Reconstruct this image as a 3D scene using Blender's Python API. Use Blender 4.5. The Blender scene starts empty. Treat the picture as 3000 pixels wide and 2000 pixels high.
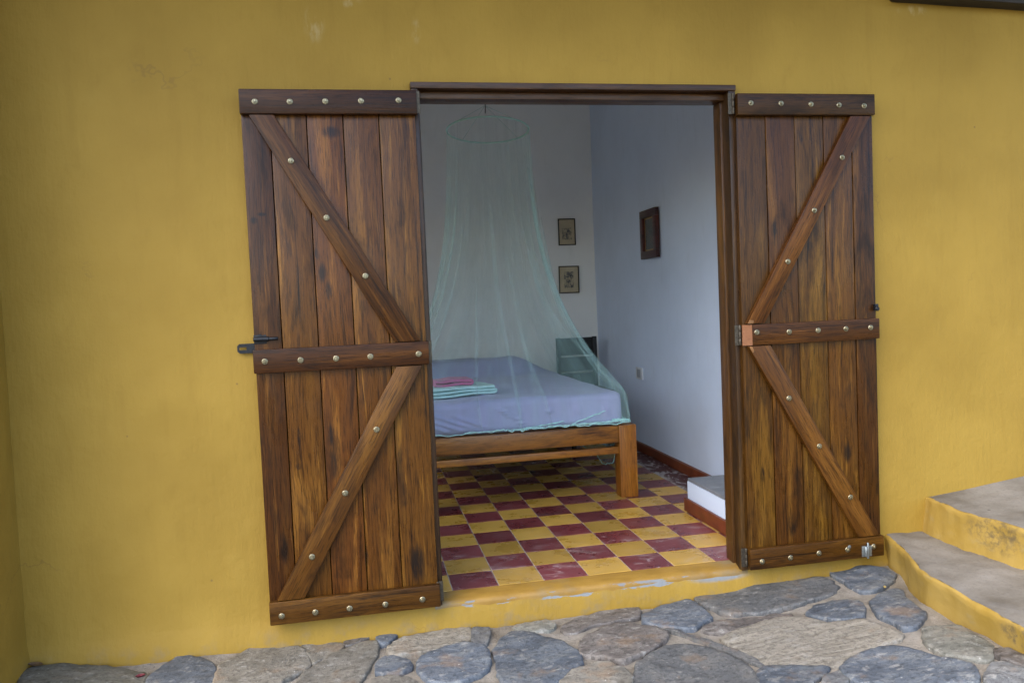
import bpy, bmesh, math, random
from mathutils import Vector, Matrix, noise
R = math.radians
random.seed(7)
scene = bpy.context.scene
COL = scene.collection

# ------------------------------------------------------------------ camera
cd = bpy.data.cameras.new('camera')
cam = bpy.data.objects.new('camera', cd)
COL.objects.link(cam)
CX, CY, CZ = -0.2573, -3.2126, 1.2081
YAW, PITCH, ROLL = 0.1879, -0.0489, -0.0433
_f = Vector((math.sin(YAW)*math.cos(PITCH), math.cos(YAW)*math.cos(PITCH), math.sin(PITCH)))
_r = Vector((math.cos(YAW), -math.sin(YAW), 0.0))
_u = _r.cross(_f)
_r2 = _r*math.cos(ROLL) + _u*math.sin(ROLL)
_u2 = -_r*math.sin(ROLL) + _u*math.cos(ROLL)
cam.matrix_world = Matrix(((_r2.x, _u2.x, -_f.x, CX), (_r2.y, _u2.y, -_f.y, CY), (_r2.z, _u2.z, -_f.z, CZ), (0, 0, 0, 1)))
cd.sensor_width = 36.0
cd.lens = 27.63
cd.clip_start = 0.02
cd.clip_end = 500.0
scene.camera = cam

# ------------------------------------------------------------------ world, sun, exposure
SUN_EL, SUN_AZ = R(50), R(232)          # azimuth clockwise from +y: a veiled sun to the left behind the camera
world = bpy.data.worlds.new('World')
scene.world = world
world.use_nodes = True
wn = world.node_tree.nodes
wl = world.node_tree.links
bg = wn['Background']
sky = wn.new('ShaderNodeTexSky')
sky.sky_type = 'NISHITA'
sky.sun_disc = False
sky.sun_elevation = SUN_EL
sky.sun_rotation = SUN_AZ
sky.air_density = 1.0
sky.dust_density = 2.0
sky.ozone_density = 1.0
wl.new(sky.outputs[0], bg.inputs[0])
bg.inputs[1].default_value = 0.15
sd = bpy.data.lights.new('sun', 'SUN')
sd.energy = 0.75
sd.angle = R(70)
sd.color = (1.0, 0.95, 0.88)
sun = bpy.data.objects.new('sun', sd)
COL.objects.link(sun)
_d = Vector((math.sin(SUN_AZ)*math.cos(SUN_EL), math.cos(SUN_AZ)*math.cos(SUN_EL), math.sin(SUN_EL)))
sun.rotation_euler = _d.to_track_quat('Z', 'Y').to_euler()
sun.location = _d*20
vs = scene.view_settings
vs.view_transform = 'Standard'
vs.look = 'None'
vs.gamma = 1.0
vs.exposure = 1.92
vs.use_curve_mapping = False
scene.render.engine = 'CYCLES'
scene.cycles.transparent_max_bounces = 40
scene.cycles.max_bounces = 14
scene.cycles.diffuse_bounces = 8

# ------------------------------------------------------------------ helpers: materials
class NT:
    def __init__(s, name):
        s.m = bpy.data.materials.new(name)
        s.m.use_nodes = True
        s.t = s.m.node_tree
        s.n = s.t.nodes
        s.l = s.t.links
        s.b = s.n['Principled BSDF']
        s.out = s.n['Material Output']
    def add(s, typ, **k):
        n = s.n.new(typ)
        for a, v in k.items():
            setattr(n, a, v)
        return n
    def put(s, sock, v):
        if hasattr(v, 'is_output') or isinstance(v, bpy.types.NodeSocket):
            s.l.new(v, sock)
        else:
            sock.default_value = v
    def obj(s):
        return s.add('ShaderNodeTexCoord').outputs['Object']
    def pos(s):
        return s.add('ShaderNodeNewGeometry').outputs['Position']
    def rand(s):
        return s.add('ShaderNodeObjectInfo').outputs['Random']
    def shift(s, vec, k=37.0):
        a = s.add('ShaderNodeVectorMath', operation='ADD')
        s.l.new(vec, a.inputs[0])
        c = s.add('ShaderNodeCombineXYZ')
        r = s.rand()
        for i, q in enumerate((k, k*1.7, k*2.3)):
            mm = s.math('MULTIPLY', r, q)
            s.l.new(mm, c.inputs[i])
        s.l.new(c.outputs[0], a.inputs[1])
        return a.outputs[0]
    def mp(s, vec, sc):
        m = s.add('ShaderNodeMapping')
        s.l.new(vec, m.inputs['Vector'])
        m.inputs['Scale'].default_value = sc if hasattr(sc, '__len__') else (sc, sc, sc)
        return m.outputs[0]
    def noise(s, vec, scale=5.0, detail=4.0, rough=0.55, dist=0.0):
        n = s.add('ShaderNodeTexNoise')
        s.l.new(vec, n.inputs['Vector'])
        n.inputs['Scale'].default_value = scale
        n.inputs['Detail'].default_value = detail
        n.inputs['Roughness'].default_value = rough
        n.inputs['Distortion'].default_value = dist
        return n.outputs['Fac']
    def vor(s, vec, scale=5.0, feature='F1'):
        n = s.add('ShaderNodeTexVoronoi', feature=feature)
        s.l.new(vec, n.inputs['Vector'])
        n.inputs['Scale'].default_value = scale
        return n.outputs['Distance']
    def ramp(s, fac, stops, interp='LINEAR'):
        n = s.add('ShaderNodeValToRGB')
        n.color_ramp.interpolation = interp
        e = n.color_ramp.elements
        while len(e) < len(stops):
            e.new(0.5)
        for x, (p, c) in zip(e, stops):
            x.position = p
            x.color = (c, c, c, 1) if not hasattr(c, '__len__') else (*c[:3], 1)
        s.put(n.inputs[0], fac)
        return n.outputs[0]
    def mix(s, fac, a, b, mode='MIX'):
        n = s.add('ShaderNodeMix', data_type='RGBA', blend_type=mode)
        s.put(n.inputs[0], fac)
        for i, v in ((6, a), (7, b)):
            if hasattr(v, '__len__') and not isinstance(v, bpy.types.NodeSocket):
                v = (*v[:3], 1)
            s.put(n.inputs[i], v)
        return n.outputs[2]
    def math(s, op, a, b=0.0, c=None, clamp=False):
        n = s.add('ShaderNodeMath', operation=op)
        n.use_clamp = clamp
        s.put(n.inputs[0], a)
        s.put(n.inputs[1], b)
        if c is not None:
            s.put(n.inputs[2], c)
        return n.outputs[0]
    def sep(s, vec):
        n = s.add('ShaderNodeSeparateXYZ')
        s.l.new(vec, n.inputs[0])
        return n.outputs
    def rng(s, v, a, b, c=0.0, d=1.0):
        n = s.add('ShaderNodeMapRange')
        n.interpolation_type = 'SMOOTHSTEP'
        s.put(n.inputs[0], v)
        for i, q in zip((1, 2, 3, 4), (a, b, c, d)):
            n.inputs[i].default_value = q
        return n.outputs[0]
    def blob(s, vec, c, rad):
        """1 inside an ellipsoid at c with radii rad, fading to 0 at its edge"""
        a = s.add('ShaderNodeVectorMath', operation='SUBTRACT')
        s.l.new(vec, a.inputs[0])
        a.inputs[1].default_value = c
        d = s.add('ShaderNodeVectorMath', operation='DIVIDE')
        s.l.new(a.outputs[0], d.inputs[0])
        d.inputs[1].default_value = rad
        ln = s.add('ShaderNodeVectorMath', operation='LENGTH')
        s.l.new(d.outputs[0], ln.inputs[0])
        return s.rng(ln.outputs['Value'], 1.0, 0.35)
    def bump(s, h, strength=0.3, dist=0.01, normal=None):
        n = s.add('ShaderNodeBump')
        n.inputs['Strength'].default_value = strength
        n.inputs['Distance'].default_value = dist
        s.put(n.inputs['Height'], h)
        if normal is not None:
            s.l.new(normal, n.inputs['Normal'])
        return n.outputs[0]
    def fin(s, col=None, rough=None, normal=None, spec=None, metal=None):
        if col is not None:
            if hasattr(col, '__len__') and not isinstance(col, bpy.types.NodeSocket):
                col = (*col[:3], 1)
            s.put(s.b.inputs['Base Color'], col)
        if rough is not None:
            s.put(s.b.inputs['Roughness'], rough)
        if normal is not None:
            s.l.new(normal, s.b.inputs['Normal'])
        if spec is not None:
            s.b.inputs['Specular IOR Level'].default_value = spec
        if metal is not None:
            s.b.inputs['Metallic'].default_value = metal
        return s.m

def wood(name, dark, mid, light, rough=(0.3, 0.5), stain=0.75, knots=True, grain=1.0, spec=0.5, marks=()):
    t = NT(name)
    v = t.shift(t.obj())
    # slow wander so that the grain is not ruler straight
    wob = t.add('ShaderNodeVectorMath', operation='ADD')
    t.l.new(v, wob.inputs[0])
    wn_ = t.add('ShaderNodeTexNoise')
    t.l.new(t.mp(v, (1.3, 3, 3)), wn_.inputs['Vector'])
    wn_.inputs['Scale'].default_value = 1.0
    sc_ = t.add('ShaderNodeVectorMath', operation='SCALE')
    t.l.new(wn_.outputs['Color'], sc_.inputs[0])
    sc_.inputs['Scale'].default_value = 0.05
    t.l.new(sc_.outputs[0], wob.inputs[1])
    w = wob.outputs[0]
    streak = t.noise(t.mp(w, (0.9, 34, 34)), 1.5, 7, 0.68, 0.3)
    col = t.ramp(streak, [(0.32, dark), (0.46, mid), (0.58, mid), (0.72, light)])
    broad = t.noise(t.mp(w, (0.8, 9, 9)), 1.3, 4, 0.55, 0.5)
    col = t.mix(t.math('MULTIPLY', t.rng(broad, 0.50, 0.30), 0.55), col, light)
    fine = t.noise(t.mp(w, (11, 230, 230)), 1.0, 3, 0.65)
    col = t.mix(t.math('MULTIPLY', t.rng(fine, 0.48, 0.64), 0.6*grain), col, dark, 'MIX')
    patch = t.noise(t.mp(w, (2.2, 8, 8)), 1.4, 5, 0.65, 0.5)
    deep = tuple(c*0.6 for c in dark)
    col = t.mix(t.math('MULTIPLY', t.rng(patch, 0.53, 0.70), stain), col, deep)
    if knots:
        kd = t.vor(t.mp(v, (0.7, 3.6, 3.6)), 1.0)
        kk = t.math('ADD', kd, t.math('MULTIPLY', t.noise(t.mp(v, (6, 24, 24)), 1.0, 2), 0.09))
        col = t.mix(t.math('MULTIPLY', t.rng(kk, 0.14, 0.09), 0.8), col, deep)
    if marks:
        p = t.pos()
        en = t.noise(t.mp(p, (75, 75, 13)), 1.0, 5, 0.65, 0.4)
        acc = None
        for (x, z, rx, rz_) in marks:
            b_ = t.blob(p, (x, -0.055, z), (rx, 0.03, rz_))
            acc = b_ if acc is None else t.math('MAXIMUM', acc, b_)
        m_ = t.math('MULTIPLY', acc, t.rng(en, 0.30, 0.56))
        col = t.mix(t.math('MULTIPLY', m_, 0.85), col, (0.006, 0.0045, 0.004))
    br = t.add('ShaderNodeHueSaturation')
    r_ = t.rand()
    t.put(br.inputs['Value'], t.rng(r_, 0, 1, 0.72, 1.3))
    t.put(br.inputs['Hue'], t.math('ADD', 0.492, t.math('MULTIPLY', t.math('FRACT', t.math('MULTIPLY', r_, 17.3)), 0.016)))
    t.l.new(col, br.inputs['Color'])
    rg = t.rng(patch, 0.3, 0.7, rough[0], rough[1])
    h = t.math('ADD', t.math('MULTIPLY', fine, 0.6), streak)
    return t.fin(br.outputs[0], rg, t.bump(h, 0.25, 0.004), spec)

def plain(name, col, rough=0.6, metal=0.0, var=0.12, scale=30, bump=0.1, bd=0.002, spec=0.5):
    t = NT(name)
    v = t.shift(t.obj())
    n = t.noise(v, scale, 5, 0.6)
    c = t.mix(t.rng(n, 0.3, 0.7), tuple(x*(1-var) for x in col), tuple(min(1, x*(1+var)) for x in col))
    return t.fin(c, rough, t.bump(n, bump, bd), spec, metal)

# ------------------------------------------------------------------ helpers: objects
def link(o, parent=None):
    COL.objects.link(o)
    if parent is not None:
        o.parent = parent
    return o
def tag(o, label=None, cat=None, group=None, kind=None):
    if label: o['label'] = label
    if cat: o['category'] = cat
    if group: o['group'] = group
    if kind: o['kind'] = kind
    return o
def empty(name, loc=(0, 0, 0), rz=0.0):
    o = bpy.data.objects.new(name, None)
    o.empty_display_size = 0.1
    o.location = loc
    o.rotation_euler = (0, 0, rz)
    return link(o)
def wloc(parent):
    v = Vector((0, 0, 0))
    while parent is not None:
        v += parent.location
        parent = parent.parent
    return v
def mesh(name, verts, faces, mat, parent=None, smooth=False, loc=None):
    """verts are world coordinates unless loc is given; parents carry no rotation"""
    me = bpy.data.meshes.new(name)
    off = wloc(parent) if loc is None else Vector((0, 0, 0))
    me.from_pydata([tuple(Vector(v) - off) for v in verts], [], faces)
    me.update()
    if smooth:
        me.polygons.foreach_set('use_smooth', [True]*len(me.polygons))
    me.materials.append(mat)
    o = bpy.data.objects.new(name, me)
    if loc is not None:
        o.location = Vector(loc)
    return link(o, parent)
def bm_obj(name, bm, mat, parent=None, mat4=None, smooth=False, angle=None):
    bmesh.ops.recalc_face_normals(bm, faces=bm.faces)
    me = bpy.data.meshes.new(name)
    bm.to_mesh(me)
    bm.free()
    me.materials.append(mat)
    if smooth:
        me.polygons.foreach_set('use_smooth', [True]*len(me.polygons))
        if angle is not None:
            me.set_sharp_from_angle(angle=angle)
    o = bpy.data.objects.new(name, me)
    if mat4 is not None:
        o.matrix_basis = Matrix.Translation(-wloc(parent)) @ mat4 if parent is not None else mat4
    elif parent is not None:
        o.location = -wloc(parent)
    return link(o, parent)
def prism_bm(pts, depth, bevel=0.003, seg=2, z0=0.0):
    bm = bmesh.new()
    lo = [bm.verts.new((x, y, z0)) for x, y in pts]
    hi = [bm.verts.new((x, y, z0+depth)) for x, y in pts]
    n = len(pts)
    bm.faces.new(lo[::-1])
    bm.faces.new(hi)
    for i in range(n):
        bm.faces.new((lo[i], lo[(i+1) % n], hi[(i+1) % n], hi[i]))
    if bevel > 0:
        bmesh.ops.bevel(bm, geom=list(bm.edges), offset=bevel, segments=seg, affect='EDGES', profile=0.6, clamp_overlap=True)
    return bm
def board(name, pts, yback, depth, mat, parent, grain='x', bevel=0.003, jitter=0.0):
    """a board standing in an x-z plane: pts are world (x,z), front face at yback-depth, grain along x, z or an angle"""
    a = {'x': 0.0, 'z': math.pi/2}.get(grain, grain)
    cx = sum(p[0] for p in pts)/len(pts)
    cz = sum(p[1] for p in pts)/len(pts)
    ca, sa = math.cos(a), math.sin(a)
    loc = [((x-cx)*ca + (z-cz)*sa, -(x-cx)*sa + (z-cz)*ca) for x, z in pts]
    bm = prism_bm(loc, depth, bevel)
    M = Matrix(((ca, -sa, 0, cx), (0, 0, -1, yback), (sa, ca, 0, cz), (0, 0, 0, 1)))
    return bm_obj(name, bm, mat, parent, M, smooth=True, angle=R(35))
def box(name, lo, hi, mat, parent=None, grain='x', bevel=0.003, seg=2):
    """axis-aligned bevelled box; local X runs along the grain axis"""
    d = [hi[i]-lo[i] for i in range(3)]
    c = Vector([(hi[i]+lo[i])/2 for i in range(3)])
    ax = {'x': (0, 1, 2), 'y': (1, 2, 0), 'z': (2, 0, 1)}[grain]
    L = [d[i] for i in ax]
    bm = prism_bm([(-L[0]/2, -L[1]/2), (L[0]/2, -L[1]/2), (L[0]/2, L[1]/2), (-L[0]/2, L[1]/2)], L[2], bevel, seg, -L[2]/2)
    M = Matrix.Identity(4)
    for k in range(3):
        for i in range(3):
            M[i][k] = 1.0 if ax[k] == i else 0.0
    M.translation = c
    return bm_obj(name, bm, mat, parent, M, smooth=True, angle=R(35))
def rect(x0, x1, z0, z1):
    return [(x0, z0), (x1, z0), (x1, z1), (x0, z1)]
def lathe_bm(profile, n=12):
    """profile (r, z) revolved about local z"""
    bm = bmesh.new()
    rings = []
    for r, z in profile:
        rings.append([bm.verts.new((r*math.cos(2*math.pi*k/n), r*math.sin(2*math.pi*k/n), z)) for k in range(n)])
    for a, b in zip(rings, rings[1:]):
        for k in range(n):
            bm.faces.new((a[k], a[(k+1) % n], b[(k+1) % n], b[k]))
    bm.faces.new(rings[0][::-1])
    bm.faces.new(rings[-1])
    return bm
def tube(name, pts, rad, mat, parent=None, n=6, closed=False):
    bm = bmesh.new()
    rings = []
    P = [Vector(p) for p in pts]
    m = len(P)
    for i, p in enumerate(P):
        a = P[(i-1) % m] if (closed or i > 0) else p
        b = P[(i+1) % m] if (closed or i < m-1) else p
        t = (b-a).normalized()
        up = Vector((0, 0, 1)) if abs(t.z) < 0.9 else Vector((1, 0, 0))
        e1 = t.cross(up).normalized()
        e2 = t.cross(e1)
        r = rad[i] if hasattr(rad, '__len__') else rad
        rings.append([bm.verts.new(p + (e1*math.cos(2*math.pi*k/n) + e2*math.sin(2*math.pi*k/n))*r) for k in range(n)])
    pr = list(zip(rings, rings[1:])) + ([(rings[-1], rings[0])] if closed else [])
    for a, b in pr:
        for k in range(n):
            bm.faces.new((a[k], a[(k+1) % n], b[(k+1) % n], b[k]))
    if not closed:
        bm.faces.new(rings[0][::-1])
        bm.faces.new(rings[-1])
    return bm_obj(name, bm, mat, parent, None, smooth=True)
def nz(x, y, z=0.0):
    return noise.noise(Vector((x, y, z)))

# ------------------------------------------------------------------ materials
def yellow_plaster():
    t = NT('yellow_plaster')
    p = t.pos()
    big = t.noise(p, 1.3, 4, 0.55)
    med = t.noise(p, 7.0, 5, 0.6)
    vert = t.noise(t.mp(p, (9, 9, 1.2)), 1.5, 4, 0.6)
    c = t.mix(t.rng(big, 0.3, 0.7), (0.268, 0.163, 0.0205), (0.338, 0.211, 0.031))
    c = t.mix(t.math('MULTIPLY', t.rng(vert, 0.52, 0.75), 0.30), c, (0.235, 0.138, 0.015))
    c = t.mix(t.math('MULTIPLY', t.rng(med, 0.55, 0.75), 0.18), c, (0.34, 0.222, 0.040))
    # roller and trowel mottling, hairline cracks
    mot = t.noise(t.mp(p, (3.5, 3.5, 2.2)), 1.6, 6, 0.68, 0.4)
    c = t.mix(t.math('MULTIPLY', t.rng(mot, 0.55, 0.72), 0.30), c, (0.228, 0.134, 0.014))
    cw = t.noise(p, 5, 4, 0.6)
    cv = t.add('ShaderNodeVectorMath', operation='ADD')
    t.l.new(p, cv.inputs[0])
    cx_ = t.add('ShaderNodeCombineXYZ')
    t.put(cx_.inputs[0], t.math('MULTIPLY', cw, 0.5))
    t.put(cx_.inputs[2], t.math('MULTIPLY', t.noise(p, 4.1, 4, 0.6), 0.5))
    t.l.new(cx_.outputs[0], cv.inputs[1])
    cr = t.vor(cv.outputs[0], 1.1, 'DISTANCE_TO_EDGE')
    crk = t.math('MULTIPLY', t.rng(cr, 0.006, 0.001), t.rng(t.noise(p, 1.7, 2), 0.56, 0.66))
    c = t.mix(t.math('MULTIPLY', crk, 0.35), c, (0.16, 0.095, 0.025))
    # small dark specks
    sp = t.vor(p, 5.5)
    c = t.mix(t.math('MULTIPLY', t.rng(sp, 0.035, 0.015), 0.55), c, (0.10, 0.06, 0.03))
    # pale scuffs high on the wall
    fine = t.noise(t.mp(p, (8, 8, 3)), 3.0, 4, 0.65)
    sc = None
    for cc, rr in (((-0.38, 0, 2.33), (0.05, 0.1, 0.09)), ((0.016, 0, 2.31), (0.025, 0.1, 0.06)), ((-0.24, 0, 2.42), (0.06, 0.1, 0.03)),
                   ((2.27, 0, 2.45), (0.10, 0.1, 0.03))):
        b = t.blob(p, cc, rr)
        sc = b if sc is None else t.math('MAXIMUM', sc, b)
    c = t.mix(t.math('MULTIPLY', t.math('MULTIPLY', sc, t.rng(fine, 0.45, 0.68)), 0.32), c, (0.55, 0.46, 0.27))
    # chipped paint along the edge of the door sill: bare blue-grey render
    xyz = t.sep(p)
    chn = t.noise(t.mp(p, (4.5, 9, 16)), 1.5, 5, 0.62, 0.3)
    band = t.math('MULTIPLY', t.math('MULTIPLY', t.rng(xyz[2], -0.085, -0.045), t.rng(xyz[2], 0.05, 0.0)), t.math('MULTIPLY', t.rng(xyz[0], 0.02, 0.12), t.rng(xyz[0], 1.62, 1.3)))
    chip = t.rng(t.math('MULTIPLY', band, chn), 0.485, 0.52)
    chip = t.math('MAXIMUM', chip, t.math('MULTIPLY', t.blob(p, (1.24, -0.02, -0.043), (0.17, 0.08, 0.024)), t.rng(chn, 0.3, 0.38)))
    chip = t.math('MULTIPLY', chip, t.rng(xyz[1], 0.05, 0.02))
    c = t.mix(t.math('MULTIPLY', chip, 0.85), c, (0.20, 0.235, 0.27))
    # splash dirt just above the paving
    dn = t.noise(p, 14, 4, 0.6)
    dirt = t.math('MULTIPLY', t.rng(xyz[2], -0.01, -0.12), t.rng(dn, 0.45, 0.7))
    c = t.mix(t.math('MULTIPLY', dirt, 0.6), c, (0.20, 0.155, 0.09))
    h = t.math('ADD', t.math('MULTIPLY', t.noise(p, 26, 5, 0.6), 0.5), t.math('MULTIPLY', med, 1.2))
    h = t.math('ADD', h, t.math('MULTIPLY', t.noise(t.mp(p, (30, 30, 5)), 2, 3, 0.6), 0.35))
    return t.fin(c, 0.72, t.bump(h, 0.55, 0.009), 0.35)
M_YEL = yellow_plaster()

def white_plaster(name, col):
    t = NT(name)
    p = t.pos()
    a = t.noise(p, 2.0, 5, 0.6)
    b = t.noise(t.mp(p, (6, 6, 1.6)), 2.0, 4, 0.6)
    c = t.mix(t.rng(a, 0.35, 0.75), col, tuple(x*0.93 for x in col))
    c = t.mix(t.math('MULTIPLY', t.rng(b, 0.58, 0.75), 0.25), c, tuple(x*0.8 for x in col))
    return t.fin(c, 0.8, t.bump(t.noise(p, 18, 5, 0.6), 0.25, 0.005), 0.3)
M_WHITE = white_plaster('white_plaster', (0.83, 0.84, 0.82))
M_COOL = white_plaster('skylight_tinted_white', (0.65, 0.735, 0.88))  # blue tint put into the white for the room's cool light
M_CEIL = white_plaster('ceiling_white', (0.74, 0.74, 0.72))

MARKS = [(-.414, 1.43, .012, .03), (-.398, 1.36, .020, .055), (-.378, 1.29, .016, .05), (-.640, 1.565, .022, .018), (-.612, 1.588, .025, .010), (-.334, 1.90, .05, .03),
         (-.520, .72, .010, .05), (-.528, .605, .014, .018), (-.600, .29, .022, .085), (-.397, .72, .010, .06), (-.392, .60, .014, .07), (-.286, .21, .012, .05), (-.085, .17, .04, .11),
         (1.525, 1.48, .02, .06), (1.694, 1.40, .018, .03), (1.666, 1.88, .012, .05), (1.438, .41, .014, .05), (1.573, .17, .030, .06), (1.854, .47, .025, .06)]
M_DOOR = wood('door_wood', (0.008, 0.0029, 0.0007), (0.074, 0.0275, 0.0040), (0.220, 0.098, 0.0150), (0.22, 0.40), stain=0.62, spec=0.24, marks=MARKS)
M_LEDGER = wood('ledger_wood', (0.008, 0.0029, 0.0008), (0.050, 0.0180, 0.0028), (0.135, 0.054, 0.0085), (0.24, 0.42), stain=0.6, knots=False, spec=0.20)
M_BRACE = wood('brace_wood', (0.009, 0.0033, 0.0009), (0.064, 0.0235, 0.0036), (0.170, 0.072, 0.0115), (0.24, 0.42), stain=0.6, spec=0.22)
M_FRAME = wood('frame_wood', (0.012, 0.0048, 0.0016), (0.056, 0.0215, 0.0045), (0.140, 0.060, 0.0130), (0.32, 0.52), stain=0.6, knots=False, spec=0.4)
M_RAW = wood('raw_wood', (0.16, 0.062, 0.016), (0.24, 0.100, 0.030), (0.31, 0.145, 0.052), (0.6, 0.8), stain=0.0, knots=False, grain=0.5)
M_BED = wood('bed_wood', (0.045, 0.013, 0.0020), (0.215, 0.080, 0.0085), (0.43, 0.190, 0.026), (0.25, 0.45), stain=0.65, knots=True, grain=0.9)
M_SKIRT = plain('terracotta_paint', (0.15, 0.036, 0.012), 0.45, var=0.2, scale=14, bump=0.1)
M_BEAM = wood('beam_wood', (0.008, 0.006, 0.006), (0.018, 0.013, 0.012), (0.035, 0.026, 0.022), (0.5, 0.7), knots=False)
M_BRASS = plain('worn_brass', (0.30, 0.265, 0.175), 0.40, 1.0, 0.5, 260, 0.3, 0.0006)
M_STEEL = plain('galvanised_steel', (0.30, 0.33, 0.335), 0.48, 0.9, 0.15, 150, 0.15, 0.0005)
M_IRON = plain('black_iron', (0.020, 0.022, 0.026), 0.42, 0.6, 0.3, 120, 0.2, 0.0005)
M_RUST = plain('old_hinge_steel', (0.085, 0.070, 0.052), 0.5, 0.8, 0.35, 150, 0.3, 0.0006)
M_BLACK = wood('black_wood', (0.004, 0.004, 0.004), (0.010, 0.009, 0.009), (0.018, 0.016, 0.015), (0.4, 0.6), knots=False)

def tile_mat(name, a, b, dust):
    t = NT(name)
    p = t.pos()
    r = t.rand()
    n = t.noise(p, 6, 5, 0.65)
    c = t.mix(t.rng(n, 0.3, 0.7), a, b)
    hs = t.add('ShaderNodeHueSaturation')
    t.put(hs.inputs['Value'], t.rng(r, 0, 1, 0.80, 1.18))
    t.l.new(c, hs.inputs['Color'])
    c = hs.outputs[0]
    xyz = t.sep(p)
    sm = t.noise(t.mp(p, (3.0, 7.0, 1)), 1.6, 5, 0.7, 0.9)
    near = t.rng(xyz[1], 1.1, 0.1, 0.25, 1.0)
    c = t.mix(t.math('MULTIPLY', t.math('MULTIPLY', t.rng(sm, 0.50, 0.70), near), dust), c, (0.50, 0.42, 0.40))
    sc = t.noise(t.mp(p, (14, 20, 1)), 1.5, 4, 0.6, 1.2)
    c = t.mix(t.math('MULTIPLY', t.math('MULTIPLY', t.rng(sc, 0.60, 0.70), near), dust*0.9), c, (0.62, 0.56, 0.54))
    rg = t.rng(n, 0.3, 0.7, 0.22, 0.42)
    return t.fin(c, rg, t.bump(n, 0.08, 0.003), 0.5)
M_TRED = tile_mat('red_cement_tile', (0.125, 0.023, 0.026), (0.185, 0.044, 0.046), 0.45)
M_TYEL = tile_mat('yellow_cement_tile', (0.40, 0.235, 0.036), (0.52, 0.320, 0.066), 0.18)
M_GROUT = plain('grout', (0.36, 0.32, 0.27), 0.85, var=0.25, scale=20, bump=0.3)
def border_mat():
    t = NT('worn_red_border')
    p = t.pos()
    n = t.noise(t.mp(p, (16, 7, 1)), 1.5, 5, 0.65, 0.8)
    c = t.mix(t.rng(n, 0.52, 0.62), (0.075, 0.018, 0.016), (0.42, 0.40, 0.40))
    e = t.noise(p, 9, 4, 0.6)
    c = t.mix(t.math('MULTIPLY', t.rng(t.sep(p)[0], 1.72, 1.66), t.rng(e, 0.4, 0.55)), c, (0.45, 0.43, 0.40))
    return t.fin(c, 0.55, t.bump(n, 0.2, 0.003))
M_BORDER = border_mat()
def sill_mat():
    t = NT('yellow_sill_paint')
    p = t.pos()
    n = t.noise(t.mp(p, (4, 12, 4)), 2.0, 5, 0.65)
    c = t.mix(t.rng(n, 0.3, 0.7), (0.225, 0.122, 0.016), (0.30, 0.170, 0.027))
    w = t.noise(p, 3.2, 5, 0.65)
    c = t.mix(t.math('MULTIPLY', t.rng(w, 0.52, 0.68), 0.55), c, (0.20, 0.15, 0.08))
    xyz = t.sep(p)
    en = t.math('MAXIMUM', t.rng(xyz[0], 0.14, -0.02), t.rng(xyz[0], 1.18, 1.34))
    c = t.mix(t.math('MULTIPLY', en, t.rng(n, 0.35, 0.65, 0.0, 0.7)), c, (0.16, 0.14, 0.095))
    chn = t.noise(t.mp(p, (4.5, 9, 16)), 1.5, 5, 0.62, 0.3)
    ed = t.math('MULTIPLY', t.rng(xyz[1], -0.002, -0.009), t.rng(chn, 0.57, 0.62))
    c = t.mix(t.math('MULTIPLY', ed, 0.8), c, (0.17, 0.20, 0.23))
    return t.fin(c, 0.55, t.bump(n, 0.25, 0.004))
M_SILL = sill_mat()

def stone_mat(name, a, b, c3, band=(5, 5, 5), spots=0.4, bump=0.5):
    t = NT(name)
    p = t.pos()
    v = t.shift(p, 3.0)
    n = t.noise(t.mp(v, band), 1.4, 6, 0.65, 0.5)
    c = t.ramp(n, [(0.28, a), (0.5, b), (0.72, c3)])
    f = t.noise(v, 60, 5, 0.7)
    c = t.mix(t.math('MULTIPLY', t.rng(f, 0.47, 0.66), 0.6), c, tuple(x*0.35 for x in a))
    f2 = t.noise(t.mp(v, (22, 34, 22)), 1.0, 5, 0.7)
    c = t.mix(t.math('MULTIPLY', t.rng(f2, 0.53, 0.68), 0.5), c, (0.36, 0.35, 0.32))
    f3 = t.noise(t.mp(v, (14, 26, 14)), 1.0, 6, 0.75, 0.8)
    c = t.mix(t.math('MULTIPLY', t.rng(f3, 0.54, 0.64), 0.55), c, tuple(x*0.55 for x in a))
    c = t.mix(t.math('MULTIPLY', t.rng(t.noise(v, 7, 4, 0.6), 0.56, 0.70), 0.45), c, (0.22, 0.145, 0.085))
    s = t.vor(v, 24)
    c = t.mix(t.math('MULTIPLY', t.rng(s, 0.09, 0.05), spots), c, (0.60, 0.60, 0.56))
    hs = t.add('ShaderNodeHueSaturation')
    t.put(hs.inputs['Value'], t.rng(t.rand(), 0, 1, 0.8, 1.2))
    t.l.new(c, hs.inputs['Color'])
    h = t.math('ADD', t.math('MULTIPLY', f, 0.5), t.math('ADD', n, t.math('MULTIPLY', f2, 0.5)))
    return t.fin(hs.outputs[0], 0.62, t.bump(h, bump*1.3, 0.014), 0.4)
M_ST = {
    'blue': stone_mat('blue_slate', (0.060, 0.072, 0.088), (0.100, 0.116, 0.138), (0.175, 0.185, 0.185), (5, 9, 5)),
    'grey': stone_mat('grey_stone', (0.088, 0.092, 0.096), (0.135, 0.138, 0.138), (0.195, 0.185, 0.168)),
    'tan': stone_mat('tan_stone', (0.125, 0.116, 0.097), (0.178, 0.165, 0.138), (0.235, 0.215, 0.178)),
    'beige': stone_mat('beige_stone', (0.20, 0.178, 0.140), (0.285, 0.258, 0.21), (0.36, 0.325, 0.265), (3, 22, 3), 0.15, 0.6),
    'brown': stone_mat('brown_stone', (0.078, 0.068, 0.062), (0.132, 0.117, 0.105), (0.195, 0.176, 0.156), (6, 10, 6)),
    'green': stone_mat('green_grey_stone', (0.115, 0.116, 0.100), (0.165, 0.163, 0.138), (0.225, 0.208, 0.175), (5, 8, 5)),
}
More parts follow.
